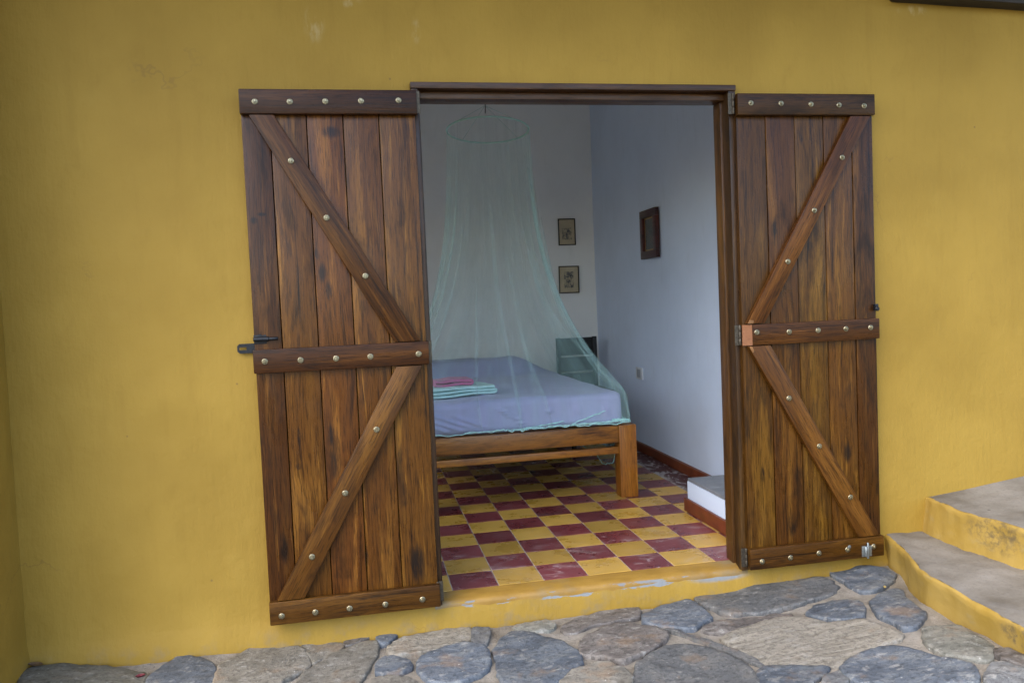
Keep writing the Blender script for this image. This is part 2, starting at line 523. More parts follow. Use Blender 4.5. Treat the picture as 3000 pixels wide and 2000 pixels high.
def mortar_mat():
    t = NT('mortar')
    p = t.pos()
    n = t.noise(p, 9, 6, 0.65)
    c = t.ramp(n, [(0.30, (0.15, 0.128, 0.10)), (0.46, (0.235, 0.210, 0.172)), (0.72, (0.32, 0.292, 0.25))])
    g = t.noise(p, 90, 4, 0.7)
    c = t.mix(t.math('MULTIPLY', t.rng(g, 0.55, 0.72), 0.55), c, (0.13, 0.11, 0.09))
    s = t.vor(p, 16)
    c = t.mix(t.math('MULTIPLY', t.rng(s, 0.10, 0.04), 0.8), c, (0.03, 0.025, 0.02))
    return t.fin(c, 0.9, t.bump(t.math('ADD', n, g), 0.7, 0.012), 0.2)
M_MORTAR = mortar_mat()
def tread_mat():
    t = NT('bare_cement')
    p = t.pos()
    n = t.noise(p, 3.2, 6, 0.62)
    c = t.ramp(n, [(0.30, (0.110, 0.094, 0.072)), (0.47, (0.190, 0.170, 0.140)), (0.68, (0.265, 0.242, 0.208))])
    g = t.noise(p, 70, 4, 0.7)
    c = t.mix(t.math('MULTIPLY', t.rng(g, 0.5, 0.72), 0.4), c, (0.10, 0.088, 0.070))
    s = t.vor(p, 7)
    c = t.mix(t.math('MULTIPLY', t.rng(s, 0.06, 0.03), 0.8), c, (0.06, 0.05, 0.05))
    bl = t.noise(p, 2.1, 3)
    c = t.mix(t.math('MULTIPLY', t.rng(bl, 0.55, 0.7), 0.4), c, (0.205, 0.215, 0.225))
    return t.fin(c, 0.85, t.bump(t.math('ADD', n, t.math('MULTIPLY', g, 0.4)), 0.5, 0.010), 0.25)
M_TREAD = tread_mat()
def riser_mat():
    t = NT('yellow_riser_paint')
    p = t.pos()
    n = t.noise(p, 5, 5, 0.6)
    c = t.mix(t.rng(n, 0.3, 0.7), (0.30, 0.190, 0.032), (0.37, 0.248, 0.062))
    v = t.noise(t.mp(p, (10, 22, 3)), 1.4, 4, 0.65)
    d = t.math('MULTIPLY', t.blob(p, (2.28, -0.42, 0.165), (0.1, 0.20, 0.11)), t.rng(t.noise(p, 26, 6, 0.7), 0.40, 0.66))
    c = t.mix(t.math('MULTIPLY', d, 0.75), c, (0.075, 0.060, 0.042))
    w = t.noise(t.mp(p, (3, 5, 12)), 2.0, 5, 0.65)
    c = t.mix(t.math('MULTIPLY', t.rng(w, 0.56, 0.74), 0.45), c, (0.30, 0.235, 0.11))
    d2 = t.math('MULTIPLY', t.blob(p, (1.84, -1.02, 0.02), (0.1, 0.16, 0.05)), t.rng(t.noise(p, 22, 6, 0.7), 0.42, 0.62))
    c = t.mix(t.math('MULTIPLY', d2, 0.85), c, (0.07, 0.06, 0.05))
    return t.fin(c, 0.7, t.bump(t.math('ADD', n, w), 0.4, 0.008), 0.3)
M_RISER = riser_mat()
def ground_mat():
    t = NT('packed_earth')
    p = t.pos()
    n = t.noise(p, 0.9, 6, 0.6)
    c = t.ramp(n, [(0.3, (0.16, 0.125, 0.085)), (0.5, (0.24, 0.20, 0.14)), (0.7, (0.13, 0.15, 0.07))])
    return t.fin(c, 0.95, t.bump(t.noise(p, 12, 5, 0.6), 0.5, 0.03), 0.2)
M_EARTH = ground_mat()

def cloth(name, col, var=0.06, scale=400):
    t = NT(name)
    v = t.obj()
    n = t.noise(v, 3.0, 4, 0.6)
    w = t.noise(v, scale, 2, 0.6)
    c = t.mix(t.rng(n, 0.3, 0.7), tuple(x*(1-var) for x in col), tuple(min(1, x*(1+var)) for x in col))
    m = t.fin(c, 0.9, t.bump(t.math('ADD', t.noise(v, 14, 4, 0.6), t.math('MULTIPLY', w, 0.3)), 0.25, 0.006), 0.2)
    t.b.inputs['Sheen Weight'].default_value = 0.15
    return m
M_SHEET = cloth('lavender_sheet', (0.325, 0.335, 0.52))
M_MINT = cloth('mint_towel', (0.50, 0.76, 0.73), 0.08, 200)
M_PINK = cloth('pink_towel', (0.45, 0.115, 0.24), 0.1, 200)
def net_mat(name, alpha, col, gather=False):
    t = NT(name)
    tr = t.add('ShaderNodeBsdfTransparent')
    df = t.add('ShaderNodeBsdfDiffuse')
    tl = t.add('ShaderNodeBsdfTranslucent')
    df.inputs[0].default_value = (*col, 1)
    tl.inputs[0].default_value = (*col, 1)
    m1 = t.add('ShaderNodeMixShader')
    m1.inputs[0].default_value = 0.45
    t.l.new(df.outputs[0], m1.inputs[1])
    t.l.new(tl.outputs[0], m1.inputs[2])
    m2 = t.add('ShaderNodeMixShader')
    v = t.obj()
    n = t.noise(t.mp(v, (30, 30, 4)), 1.0, 3)
    if gather:
        at = t.add('ShaderNodeAttribute', attribute_name='gather')
        t.put(m2.inputs[0], t.math('MULTIPLY', at.outputs['Fac'], t.rng(n, 0.3, 0.7, alpha*0.85, alpha*1.15)))
    else:
        t.put(m2.inputs[0], t.rng(n, 0.3, 0.7, alpha*0.8, alpha*1.2))
    t.l.new(tr.outputs[0], m2.inputs[1])
    t.l.new(m1.outputs[0], m2.inputs[2])
    t.l.new(m2.outputs[0], t.out.inputs['Surface'])
    return t.m
M_NET = net_mat('mint_netting', 0.115, (0.60, 0.93, 0.85), True)
M_STRAP = net_mat('net_strap', 0.5, (0.45, 0.75, 0.68))
M_HEM = net_mat('net_hem', 0.8, (0.66, 0.96, 0.94))
M_HOOP = plain('hoop_plastic', (0.42, 0.66, 0.58), 0.5, var=0.05)
M_CORD = plain('dark_cord', (0.05, 0.05, 0.045), 0.8)
M_PAPER = plain('aged_paper', (0.52, 0.43, 0.26), 0.85, var=0.1, scale=14)
M_PFR = plain('thin_black_frame', (0.022, 0.018, 0.010), 0.5)
M_PFR2 = wood('dark_red_frame', (0.020, 0.004, 0.003), (0.055, 0.009, 0.005), (0.11, 0.02, 0.009), (0.3, 0.45), knots=False)
M_GOLD = plain('gilt_slip', (0.46, 0.26, 0.05), 0.45, 0.6, 0.2, 60)
M_SOCK = plain('socket_plastic', (0.62, 0.64, 0.66), 0.4, var=0.03)
M_SOCKIN = plain('socket_insert', (0.36, 0.38, 0.40), 0.45, var=0.05)
M_GREYTOP = plain('grey_slab', (0.20, 0.215, 0.235), 0.5, var=0.15, scale=9, bump=0.2)
def print_mat(name, seed):
    t = NT(name)
    v = t.mp(t.obj(), (1, 1, 1))
    a = t.add('ShaderNodeVectorMath', operation='ADD')
    t.l.new(v, a.inputs[0])
    a.inputs[1].default_value = (seed, seed*2, 0)
    n = t.noise(t.mp(a.outputs[0], (34, 22, 34)), 1.0, 4, 0.7)
    x = t.sep(t.obj())
    low = t.rng(x[2], 0.05, -0.05, -0.14, 0.10)
    k = t.math('ADD', n, low)
    c = t.ramp(k, [(0.42, (0.46, 0.38, 0.23)), (0.50, (0.20, 0.17, 0.12)), (0.58, (0.03, 0.028, 0.026))])
    return t.fin(c, 0.8)
def painting_mat():
    t = NT('dim_painting')
    v = t.obj()
    n = t.noise(v, 14, 5, 0.6, 0.5)
    c = t.ramp(n, [(0.3, (0.025, 0.035, 0.038)), (0.5, (0.07, 0.085, 0.08)), (0.65, (0.12, 0.09, 0.06)), (0.8, (0.06, 0.09, 0.11))])
    return t.fin(c, 0.6)
def glass_mat():
    t = NT('picture_glass')
    tr = t.add('ShaderNodeBsdfTransparent')
    gl = t.add('ShaderNodeBsdfGlossy')
    gl.inputs['Roughness'].default_value = 0.08
    m = t.add('ShaderNodeMixShader')
    m.inputs[0].default_value = 0.05
    t.l.new(tr.outputs[0], m.inputs[1])
    t.l.new(gl.outputs[0], m.inputs[2])
    t.l.new(m.outputs[0], t.out.inputs['Surface'])
    return t.m
M_GLASS = glass_mat()
def leaf_mat(name, a, b):
    t = NT(name)
    n = t.noise(t.obj(), 60, 4, 0.6)
    return t.fin(t.mix(t.rng(n, 0.3, 0.7), a, b), 0.7, t.bump(n, 0.3, 0.002))

# ------------------------------------------------------------------ ground height
CTRL = [(-1.75, 0, -.075), (-1.56, 0, -.079), (-1.12, 0, -.117), (-.88, 0, -.115), (-.67, 0, -.122), (-.38, 0, -.1325), (0, 0, -.137), (.30, 0, -.139), (.88, 0, -.141),
        (1.165, 0, -.131), (1.56, 0, -.104), (1.79, 0, -.095), (2.0, 0, -.075), (2.2, 0, -.07), (2.0, -.3, -.085), (1.9, -.55, -.068), (1.88, -.85, -.048), (1.85, -1.05, -.04),
        (-1.6, -.25, -.085), (-1.0, -.3, -.12), (.2, -.5, -.142), (.8, -.6, -.135), (1.3, -.75, -.105), (-.4, -.4, -.14),
        (-1.5, -1.2, -.13), (0, -1.2, -.15), (1.2, -1.3, -.13), (1.9, -1.8, -.08), (-1.5, -2.5, -.15), (0, -2.5, -.155), (1.5, -2.5, -.14), (2.6, -2.5, -.1), (0, -4, -.16), (-2, -4, -.16), (2, -4, -.15)]
def gz(x, y):
    num = den = 0.0
    for cx, cy, cz in CTRL:
        w = 1.0/((x-cx)**2 + (y-cy)**2 + 0.004)**1.5
        num += w*cz
        den += w
    return num/den
def ground_hit(u, v):
    """where a point noted on the 3000x2000 survey picture meets the uneven ground (survey -> metres)"""
    d = _f + _r2*((u-1500)/2302.37) + _u2*((1000-v)/2302.37)
    z = -0.12
    for _ in range(6):
        t = (z-CZ)/d.z
        x, y = CX+d.x*t, CY+d.y*t
        z = gz(x, min(y, 0.02))
    return x, min(y, 0.015)

# ground sheet to the horizon
S_ = 150
mesh('ground', [(-S_, -S_, -.22), (S_, -S_, -.22), (S_, S_, -.22), (-S_, S_, -.22)], [(0, 1, 2, 3)], M_EARTH)
tag(bpy.data.objects['ground'], kind='structure')

# stone paving: mortar bed and stones
def grid(x0, x1, y0, y1, nx, ny, zf):
    V = [(x0+(x1-x0)*i/nx, y0+(y1-y0)*j/ny) for j in range(ny+1) for i in range(nx+1)]
    F = [(j*(nx+1)+i, j*(nx+1)+i+1, (j+1)*(nx+1)+i+1, (j+1)*(nx+1)+i) for j in range(ny) for i in range(nx)]
    return [(x, y, zf(x, y)) for x, y in V], F
def mortar_z(x, y):
    return gz(x, y) - 0.004*min(1, abs(y)/.05) + 0.006*nz(x*7, y*7, 1.3) + 0.004*nz(x*24, y*24, 4.1)
V, F = grid(-1.75, 2.45, -4.2, 0.06, 210, 210, mortar_z)
paving = mesh('stone_paving', V, F, M_MORTAR, smooth=True)
tag(paving, kind='structure')

def smooth_loop(pts, n, tension=1.0):
    """closed Catmull-Rom through pts, resampled to n points"""
    m = len(pts)
    out = []
    for i in range(m):
        p0, p1, p2, p3 = (Vector(pts[(i+k-1) % m]) for k in range(4))
        for q in range(8):
            t = q/8
            out.append(p1.lerp(p2, t).lerp(0.5*((2*p1) + (p2-p0)*t + (2*p0-5*p1+4*p2-p3)*t*t + (3*p1-p0-3*p2+p3)*t**3), tension))
    L = [0.0]
    for a, b in zip(out, out[1:]+out[:1]):
        L.append(L[-1] + (b-a).length)
    res = []
    j = 0
    for k in range(n):
        s = L[-1]*k/n
        while L[j+1] < s:
            j += 1
        a, b = out[j], out[(j+1) % len(out)]
        t = (s-L[j])/max(1e-9, L[j+1]-L[j])
        res.append(a.lerp(b, t))
    return res
def make_stone(pts, kind, seed, n=48, rise=0.012, grow=1.075):
    gx = sum(p[0] for p in pts)/len(pts)
    gy = sum(p[1] for p in pts)/len(pts)
    pts = [(gx+(p[0]-gx)*grow, gy+(p[1]-gy)*grow) for p in pts]
    loop = smooth_loop(pts, n, 0.45)
    cx = sum(p.x for p in loop)/n
    cy = sum(p.y for p in loop)/n
    size = max((p-Vector((cx, cy))).length for p in loop)
    V, F = [], []
    tx, ty = random.uniform(-.02, .02), random.uniform(-.02, .02)
    rings = [(1.0, -0.02), (1.0, 0.004), (0.982, rise*0.9), (0.93, rise), (0.78, rise), (0.55, rise), (0.28, rise)]
    for s, h in rings:
        for p in loop:
            rough = 1.0 + (0.045*nz(p.x*22+seed, p.y*22) + 0.05*nz(p.x*60, p.y*60+seed) if s > 0.9 else 0)
            x, y = cx+(p.x-cx)*s*rough, cy+(p.y-cy)*s*rough
            z = gz(x, min(y, 0)) + h + (x-cx)*tx + (y-cy)*ty
            if h > 0.003:
                z += 0.007*nz(x*9+seed, y*9) + 0.005*nz(x*26, y*26+seed) + 0.003*abs(nz(x*14+seed, y*40))
            V.append((x, min(y, 0.02), z))
    V.append((cx, cy, gz(cx, cy)+rise+0.007*nz(cx*9+seed, cy*9)))
    for k in range(len(rings)-1):
        for i in range(n):
            F.append((k*n+i, k*n+(i+1) % n, (k+1)*n+(i+1) % n, (k+1)*n+i))
    b = (len(rings)-1)*n
    for i in range(n):
        F.append((b+i, b+(i+1) % n, len(V)-1))
    lift = random.uniform(-.003, .004)
    V = [(x, y, z+lift) for x, y, z in V]
    me = bpy.data.meshes.new('stone')
    me.from_pydata([(x-cx, y-cy, z-gz(cx, cy)) for x, y, z in V], [], F)
    me.polygons.foreach_set('use_smooth', [True]*len(me.polygons))
    me.materials.append(M_ST[kind])
    o = bpy.data.objects.new('stone', me)
    o.location = (cx, cy, gz(cx, cy))
    return link(o, paving)
A = (0, 1700, .3189); B = (700, 1700, .3401); Cc = (1500, 1650, .3401); D = (2200, 1600, .3401)
def T(*items):
    """points noted in the four survey strips"""
    out = []
    k = None
    for it in items:
        if len(it) == 3:
            k = it
        else:
            out.append(ground_hit(k[0]+it[0]*k[2], k[1]+it[1]*k[2]))
    return out
STONES = [
    ('green', T(A, (195, 925), (260, 850), (400, 800), (520, 792), (700, 780), (900, 812), (1050, 817), (1200, 837), (1290, 867), (1330, 905), (1290, 1000), (1000, 1090), (500, 1090), (230, 1020))),
    ('blue', T(A, (1350, 960), (1420, 870), (1560, 770), (1640, 712), (1720, 706), (1850, 735), (1940, 770), (1972, 840), (1970, 950), (1940, 1080), (1550, 1120), (1360, 1050))),
    ('tan', T(A, (1995, 900), (2045, 790), (2180, 712), B, (150, 592), (350, 577), (515, 585), (585, 660), (600, 735), (530, 795), (400, 855), (280, 960), (-100, 1000), (-215, 930))),
    ('tan', T(B, (540, 550), (640, 528), (800, 538), (885, 562), (893, 590), (800, 645), (690, 705), (640, 722), (610, 660), (560, 590))),
    ('tan', T(B, (1185, 548), (1195, 590), (1175, 680), (1115, 770), (1055, 860), (990, 960), (800, 1010), (480, 960), (570, 810), (700, 728), (900, 610), (1050, 558))),
    ('blue', T(B, (1185, 520), (1260, 482), (1325, 478), (1362, 500), (1290, 555), (1222, 568))),
    ('brown', T(B, (905, 545), (1000, 505), (1145, 502), (1055, 543), (925, 578))),
    ('beige', T(B, (1295, 600), (1380, 532), (1600, 472), (1900, 424), (1985, 432), (1990, 500), (1965, 540), (1700, 598), (1500, 640), (1350, 655))),
    ('blue', T(B, (1185, 740), (1260, 672), (1440, 682), (1490, 740), (1465, 780), (1370, 818), (1185, 812))),
    ('blue', T(B, (1545, 710), (1600, 662), (1800, 582), (1950, 548), (2095, 592), (2145, 650), (2145, 760), (2050, 838), (1850, 900), (1650, 880), (1562, 800))),
    ('grey', T(B, (2015, 440), (2160, 422), (2165, 480), (2135, 565), (2060, 555), (2005, 525))),
    ('tan', T(B, (1150, 875), (1300, 838), (1450, 853), (1545, 905), (1500, 1000), (1150, 1010))),
    ('blue', T(B, (2195, 620), (2265, 522), Cc, (5, 603), (150, 618), (350, 668), (500, 742), (585, 792), (588, 860), (500, 948), (380, 1029), (200, 1090), (0, 1060), (-100, 980), (-125, 850))),
    ('green', T(Cc, (20, 572), (120, 528), (280, 508), (365, 527), (365, 570), (300, 597), (150, 602))),
    ('brown', T(Cc, (445, 545), (600, 473), (850, 412), (1050, 393), (1095, 430), (1090, 478), (900, 512), (700, 543), (600, 588), (475, 607))),
    ('brown', T(Cc, (605, 690), (700, 622), (850, 562), (1000, 543), (1200, 572), (1325, 627), (1305, 680), (1200, 758), (1060, 818), (950, 860), (850, 828), (700, 798), (613, 798))),
    ('blue', T(Cc, (1135, 460), (1300, 388), (1480, 338), (1575, 362), (1690, 460), (1712, 495), (1620, 538), (1540, 585), (1300, 557), (1155, 528))),
    ('grey', T(Cc, (1600, 322), (1850, 238), (2050, 198), D, (300, 308), (560, 288), (655, 298), (712, 350), (682, 420), (500, 478), (250, 556), (0, 585), Cc, (1950, 452), (1850, 436), (1700, 388))),
    ('brown', T(Cc, (1645, 570), (1750, 523), (1950, 483), (2130, 478), D, (200, 596), (325, 594), (335, 608), (200, 655), (0, 680), Cc, (1900, 597), (1700, 602))),
    ('grey', T(Cc, (1085, 900), (1200, 802), (1350, 733), (1550, 728), (1750, 763), (1945, 862), (2070, 960), (2110, 1029), (2050, 1110), (1500, 1150), (1110, 1110), (1070, 1000))),
    ('tan', T(Cc, (425, 1029), (550, 943), (750, 863), (870, 879), (955, 932), (1035, 1000), (1000, 1090), (750, 1130), (460, 1110))),
    ('grey', T(Cc, (1325, 592), (1450, 603), (1700, 683), (1900, 753), (2080, 823), (2190, 880), (2150, 900), (1950, 828), (1750, 738), (1500, 648))),
    ('beige', T(Cc, (1835, 652), D, (5, 712), (250, 645), (380, 633), (560, 655), (700, 685), (900, 656), (980, 664), (1130, 713), (1235, 762), (1245, 828), (1100, 876), (950, 944), (775, 1026), (600, 1035), (200, 1035), (65, 996), Cc, (2000, 762))),
    ('blue', T(D, (488, 592), (580, 514), (800, 484), (900, 484), (965, 522), (975, 600), (935, 641), (750, 651), (600, 636))),
    ('blue', T(D, (695, 257), (762, 204), (850, 204), (1000, 194), (1150, 213), (1235, 262), (1195, 328), (1100, 386), (950, 396), (862, 366), (785, 308))),
    ('blue', T(D, (1035, 502), (1120, 424), (1200, 389), (1305, 394), (1345, 472), (1445, 552), (1512, 592), (1475, 648), (1415, 715), (1310, 720), (1224, 666), (1095, 598))),
    ('green', T(D, (1495, 718), (1620, 704), (1800, 704), (1895, 753), (2070, 852), (2080, 920), (2050, 985), (1950, 985), (1700, 946), (1564, 886), (1496, 828))),
    ('blue', T(D, (798, 1072), (902, 974), (1100, 894), (1250, 884), (1450, 914), (1600, 974), (1800, 1004), (1912, 1043), (1930, 1110), (1890, 1195), (1400, 1250), (920, 1195))),
    ('blue', T(D, (66, 1102), (200, 1044), (450, 1049), (670, 1054), (632, 1110), (556, 1172), (450, 1240), (110, 1240))),
    ('brown', T(D, (2097, 905), (2200, 905), (2345, 953), (2440, 1000), (2395, 1055), (2200, 1005), (2108, 958))),
    ('grey', T(D, (2018, 1112), (2085, 1026), (2200, 1026), (2375, 1083), (2440, 1200), (2110, 1250), (2008, 1180))),
    ('grey', T(D, (650, 1116), (775, 1085), (865, 1150), (800, 1212), (615, 1195))),
]
for i, (k, pts) in enumerate(STONES):
    make_stone(pts, k, i*3.7)
# the paving that goes on towards the viewer: irregular stones, cells of random seeds
taken = [Vector(p) for _, pts in STONES for p in smooth_loop(pts, 16)]
def front_line(x):
    q = [(-1.7, -.07), (-1.0, -.216), (.2, -.52), (1.32, -.86), (1.85, -1.02), (2.6, -1.3)]
    for (a, b), (c, d) in zip(q, q[1:]):
        if x <= c:
            return b+(d-b)*(x-a)/(c-a)
    return q[-1][1]
seeds = []
tries = 0
while len(seeds) < 150 and tries < 6000:
    tries += 1
    x = random.uniform(-1.45, 1.8)
    y = random.uniform(-3.9, 0)
    p = Vector((x, y))
    if y > front_line(x)-0.10:
        continue
    if all((p-s).length > 0.21 for s in seeds) and all((p-s).length > 0.10 for s in taken):
        seeds.append(p)
def clip(poly, m, n):
    out = []
    for a, b in zip(poly, poly[1:]+poly[:1]):
        da, db = (a-m).dot(n), (b-m).dot(n)
        if da <= 0:
            out.append(a)
        if (da < 0 < db) or (db < 0 < da):
            out.append(a.lerp(b, da/(da-db)))
    return out
for i, s in enumerate(seeds):
    poly = [s+Vector(q) for q in ((-.22, -.22), (.22, -.22), (.22, .22), (-.22, .22))]
    for o in seeds+taken:
        d = o-s
        if 0 < d.length < 0.6 and len(poly) > 2:
            poly = clip(poly, s+d*0.5, d.normalized())
    if len(poly) < 3:
        continue
    poly = [s+(p-s)*0.86 for p in poly]
    make_stone([(p.x, p.y) for p in poly], random.choice(['blue', 'blue', 'grey', 'tan', 'brown', 'green', 'beige']), 200+i*2.3, n=14)

# ------------------------------------------------------------------ outer wall with the doorway
OX0, OX1, OZ1 = -0.019, 1.376, 2.100       # wall opening
WT = 0.16                                  # wall thickness
WX0, WX1, WZ0, WZ1 = -1.56, 5.2, -0.3, 3.35
front = empty('outer_wall', (0.68, 0.0, -0.13))
tag(front, 'long yellow plastered house wall around the open double doorway', 'wall')
def axis(a, b, step, keys):
    ks = sorted([a, b]+[k for k in keys if a < k < b])
    out = [ks[0]]
    for p, q in zip(ks, ks[1:]):
        n = max(1, round((q-p)/step))
        out += [p+(q-p)*i/n for i in range(1, n+1)]
    return out
xs = axis(WX0, WX1, 0.07, [OX0, OX1])
zs = axis(WZ0, WZ1, 0.07, [-0.022, OZ1, -0.14, -0.10, -0.06, 0.0])
def wall_y(x, z):
    y = 0.008*nz(x*1.7, z*1.7, 3.0) + 0.0045*nz(x*5, z*5, 9.0)
    d = max(OX0-x, x-OX1, z-OZ1, 0.0)
    y *= min(1.0, d/0.25)
    if z < 0.02:                            # the foot of the wall spreads a little
        y -= 0.020*min(1.0, (0.02-z)/0.10)**1.3 + 0.004*nz(x*9, z*9, 5.0)
    return y
V, F = [], []
for z in zs:
    for x in xs:
        V.append((x, wall_y(x, z), z))
nx = len(xs)
for j in range(len(zs)-1):
    for i in range(nx-1):
        mx, mz = (xs[i]+xs[i+1])/2, (zs[j]+zs[j+1])/2
        if OX0 < mx < OX1 and -0.022 < mz < OZ1:
            continue
        F.append((j*nx+i, j*nx+i+1, (j+1)*nx+i+1, (j+1)*nx+i))
mesh('plaster', V, F, M_YEL, front, smooth=True)
# plaster returns of the opening behind the frame, and the inner face
def quad(name, a, b, c, d, mat, parent):
    return mesh(name, [a, b, c, d], [(0, 1, 2, 3)], mat, parent)
iv = []
fc = []
def qd(a, b, c, d):
    n = len(iv)
    iv.extend([a, b, c, d])
    fc.append((n, n+1, n+2, n+3))
qd((OX0, 0, -.022), (OX0, WT, -.022), (OX0, WT, OZ1), (OX0, 0, OZ1))
qd((OX1, 0, -.022), (OX1, 0, OZ1), (OX1, WT, OZ1), (OX1, WT, -.022))
qd((OX0, 0, OZ1), (OX0, WT, OZ1), (OX1, WT, OZ1), (OX1, 0, OZ1))
for x0, x1, z0, z1 in ((-1.60, OX0, -.2, 3.35), (OX1, 1.94, -.2, 3.35), (OX0, OX1, OZ1, 3.35)):
    qd((x0, WT, z0), (x0, WT, z1), (x1, WT, z1), (x1, WT, z0))
mesh('inner_plaster', iv, fc, M_WHITE, front)
# sill: painted cement strip in front of the tiles, worn front edge
V, F = [], []
SX = axis(OX0, OX1, 0.03, [])
for x in SX:
    e = 0.004*nz(x*13, 2.0)+0.003*nz(x*37, 7)
    e2 = 0.003*nz(x*17, 12.0)
    V += [(x, 0.074, -0.001), (x, 0.03, -0.006+e2*.6), (x, 0.006+e, -0.014+e2), (x, -0.007+e, -0.022+e2), (x, -0.0115+e*.5, -0.034+e2), (x, -0.0095, -0.06)]
n = 6
for i in range(len(SX)-1):
    for k in range(n-1):
        F.append((i*n+k, i*n+k+1, (i+1)*n+k+1, (i+1)*n+k))
mesh('door_sill', V, F, M_SILL, front, smooth=True)

# door frame in the opening
fr = box('lintel', (-0.019, -0.030, 2.0775), (1.377, 0.035, 2.103), M_FRAME, front, 'x', 0.004)
box('door_stop', (0.012, 0.015, 2.047), (1.345, 0.105, 2.077), M_FRAME, front, 'x', 0.004)
for x0, x1, s0, s1 in ((-0.018, 0.010, -0.017, 0.020), (1.341, 1.374, 1.331, 1.373)):
    box('jamb', (x0, -0.028, -0.020), (x1, 0.035, 2.0765), M_FRAME, front, 'z', 0.004)
    box('door_stop', (s0, 0.037, -0.012), (s1, 0.105, 2.0465), M_FRAME, front, 'z', 0.006)

# ------------------------------------------------------------------ yellow side wall coming forward on the left
side = empty('side_wall', (-1.7, -1.6, -0.13))
tag(side, 'yellow plastered side wall coming forward at the far left edge', 'wall')
ys = axis(-0.45, 0.03, 0.05, [])
V, F = [], []
for z in zs:
    for y in ys:
        V.append((-1.56 + 0.006*nz(y*1.9, z*1.9, 21.0)*min(1, abs(y)/.2, abs(y+.45)/.2) + (0.02*min(1.0, (0.02-z)/0.10)**1.3*min(1, abs(y+.45)/.2) if z < 0.02 else 0), y, z))
ny = len(ys)
for j in range(len(zs)-1):
    for i in range(ny-1):
        F.append((j*ny+i+1, j*ny+i, (j+1)*ny+i, (j+1)*ny+i+1))
mesh('plaster', V, F, M_YEL, side, smooth=True)
mesh('wall_core', [(-1.60, -0.45, -.3), (-1.60, 0.03, -.3), (-1.60, 0.03, 3.35), (-1.60, -0.45, 3.35), (-1.85, -0.45, -.3), (-1.85, .03, -.3), (-1.85, .03, 3.35), (-1.85, -0.45, 3.35),
                   (-1.56, -0.45, -.3), (-1.56, -0.45, 3.35), (-1.56, .03, 3.35)],
     [(4, 5, 6, 7), (0, 4, 7, 3), (8, 0, 3, 9), (3, 7, 6, 2), (9, 3, 2, 10)], M_YEL, side)

# ------------------------------------------------------------------ the room
RX0, RX1, RY1, RZ1 = -1.60, 1.86, 3.70, 3.25
def plane_wall(name, f, us, ws, mat, parent=None):
    V = [f(u, w) for w in ws for u in us]
    n = len(us)
    F = [(j*n+i, j*n+i+1, (j+1)*n+i+1, (j+1)*n+i) for j in range(len(ws)-1) for i in range(n-1)]
    return mesh(name, V, F, mat, parent, smooth=True)
w = plane_wall('back_wall', lambda u, w: (u, RY1+0.005*nz(u*1.5, w*1.5, 31), w), axis(RX0, RX1+.004, .12, []), axis(-.05, RZ1, .12, []), M_WHITE)
tag(w, 'white back wall of the bedroom behind the bed', 'wall')
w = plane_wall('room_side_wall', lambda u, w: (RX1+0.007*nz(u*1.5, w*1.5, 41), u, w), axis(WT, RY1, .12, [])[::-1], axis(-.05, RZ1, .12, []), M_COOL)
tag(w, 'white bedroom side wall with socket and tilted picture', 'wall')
# unseen left wall of the room, with a window opening added to brighten the room
WY0, WY1, WZa, WZb = 0.35, 1.55, 0.85, 2.25
iv, fc = [], []
for y0, y1, z0, z1 in ((WT, WY0, -.05, RZ1), (WY1, RY1, -.05, RZ1), (WY0, WY1, -.05, WZa), (WY0, WY1, WZb, RZ1)):
    qd((RX0, y0, z0), (RX0, y1, z0), (RX0, y1, z1), (RX0, y0, z1))
for a, b, c, d in (((WY0, WZa), (WY1, WZa), 0, 0), ((WY1, WZa), (WY1, WZb), 0, 0), ((WY1, WZb), (WY0, WZb), 0, 0), ((WY0, WZb), (WY0, WZa), 0, 0)):
    qd((RX0, a[0], a[1]), (RX0, b[0], b[1]), (RX0-.2, b[0], b[1]), (RX0-.2, a[0], a[1]))
w = mesh('added_window_wall', iv, fc, M_WHITE)
tag(w, 'white bedroom wall with a window opening added for daylight, hidden behind the outer wall', 'wall')
c_ = mesh('ceiling', [(RX0-.3, WT-.2, RZ1), (RX1+.3, WT-.2, RZ1), (RX1+.3, RY1+.3, RZ1), (RX0-.3, RY1+.3, RZ1),
                      (RX0-.3, WT-.2, RZ1+.1), (RX1+.3, WT-.2, RZ1+.1), (RX1+.3, RY1+.3, RZ1+.1), (RX0-.3, RY1+.3, RZ1+.1)],
          [(0, 3, 2, 1), (4, 5, 6, 7), (0, 1, 5, 4), (1, 2, 6, 5), (2, 3, 7, 6), (3, 0, 4, 7)], M_CEIL)
tag(c_, kind='structure')
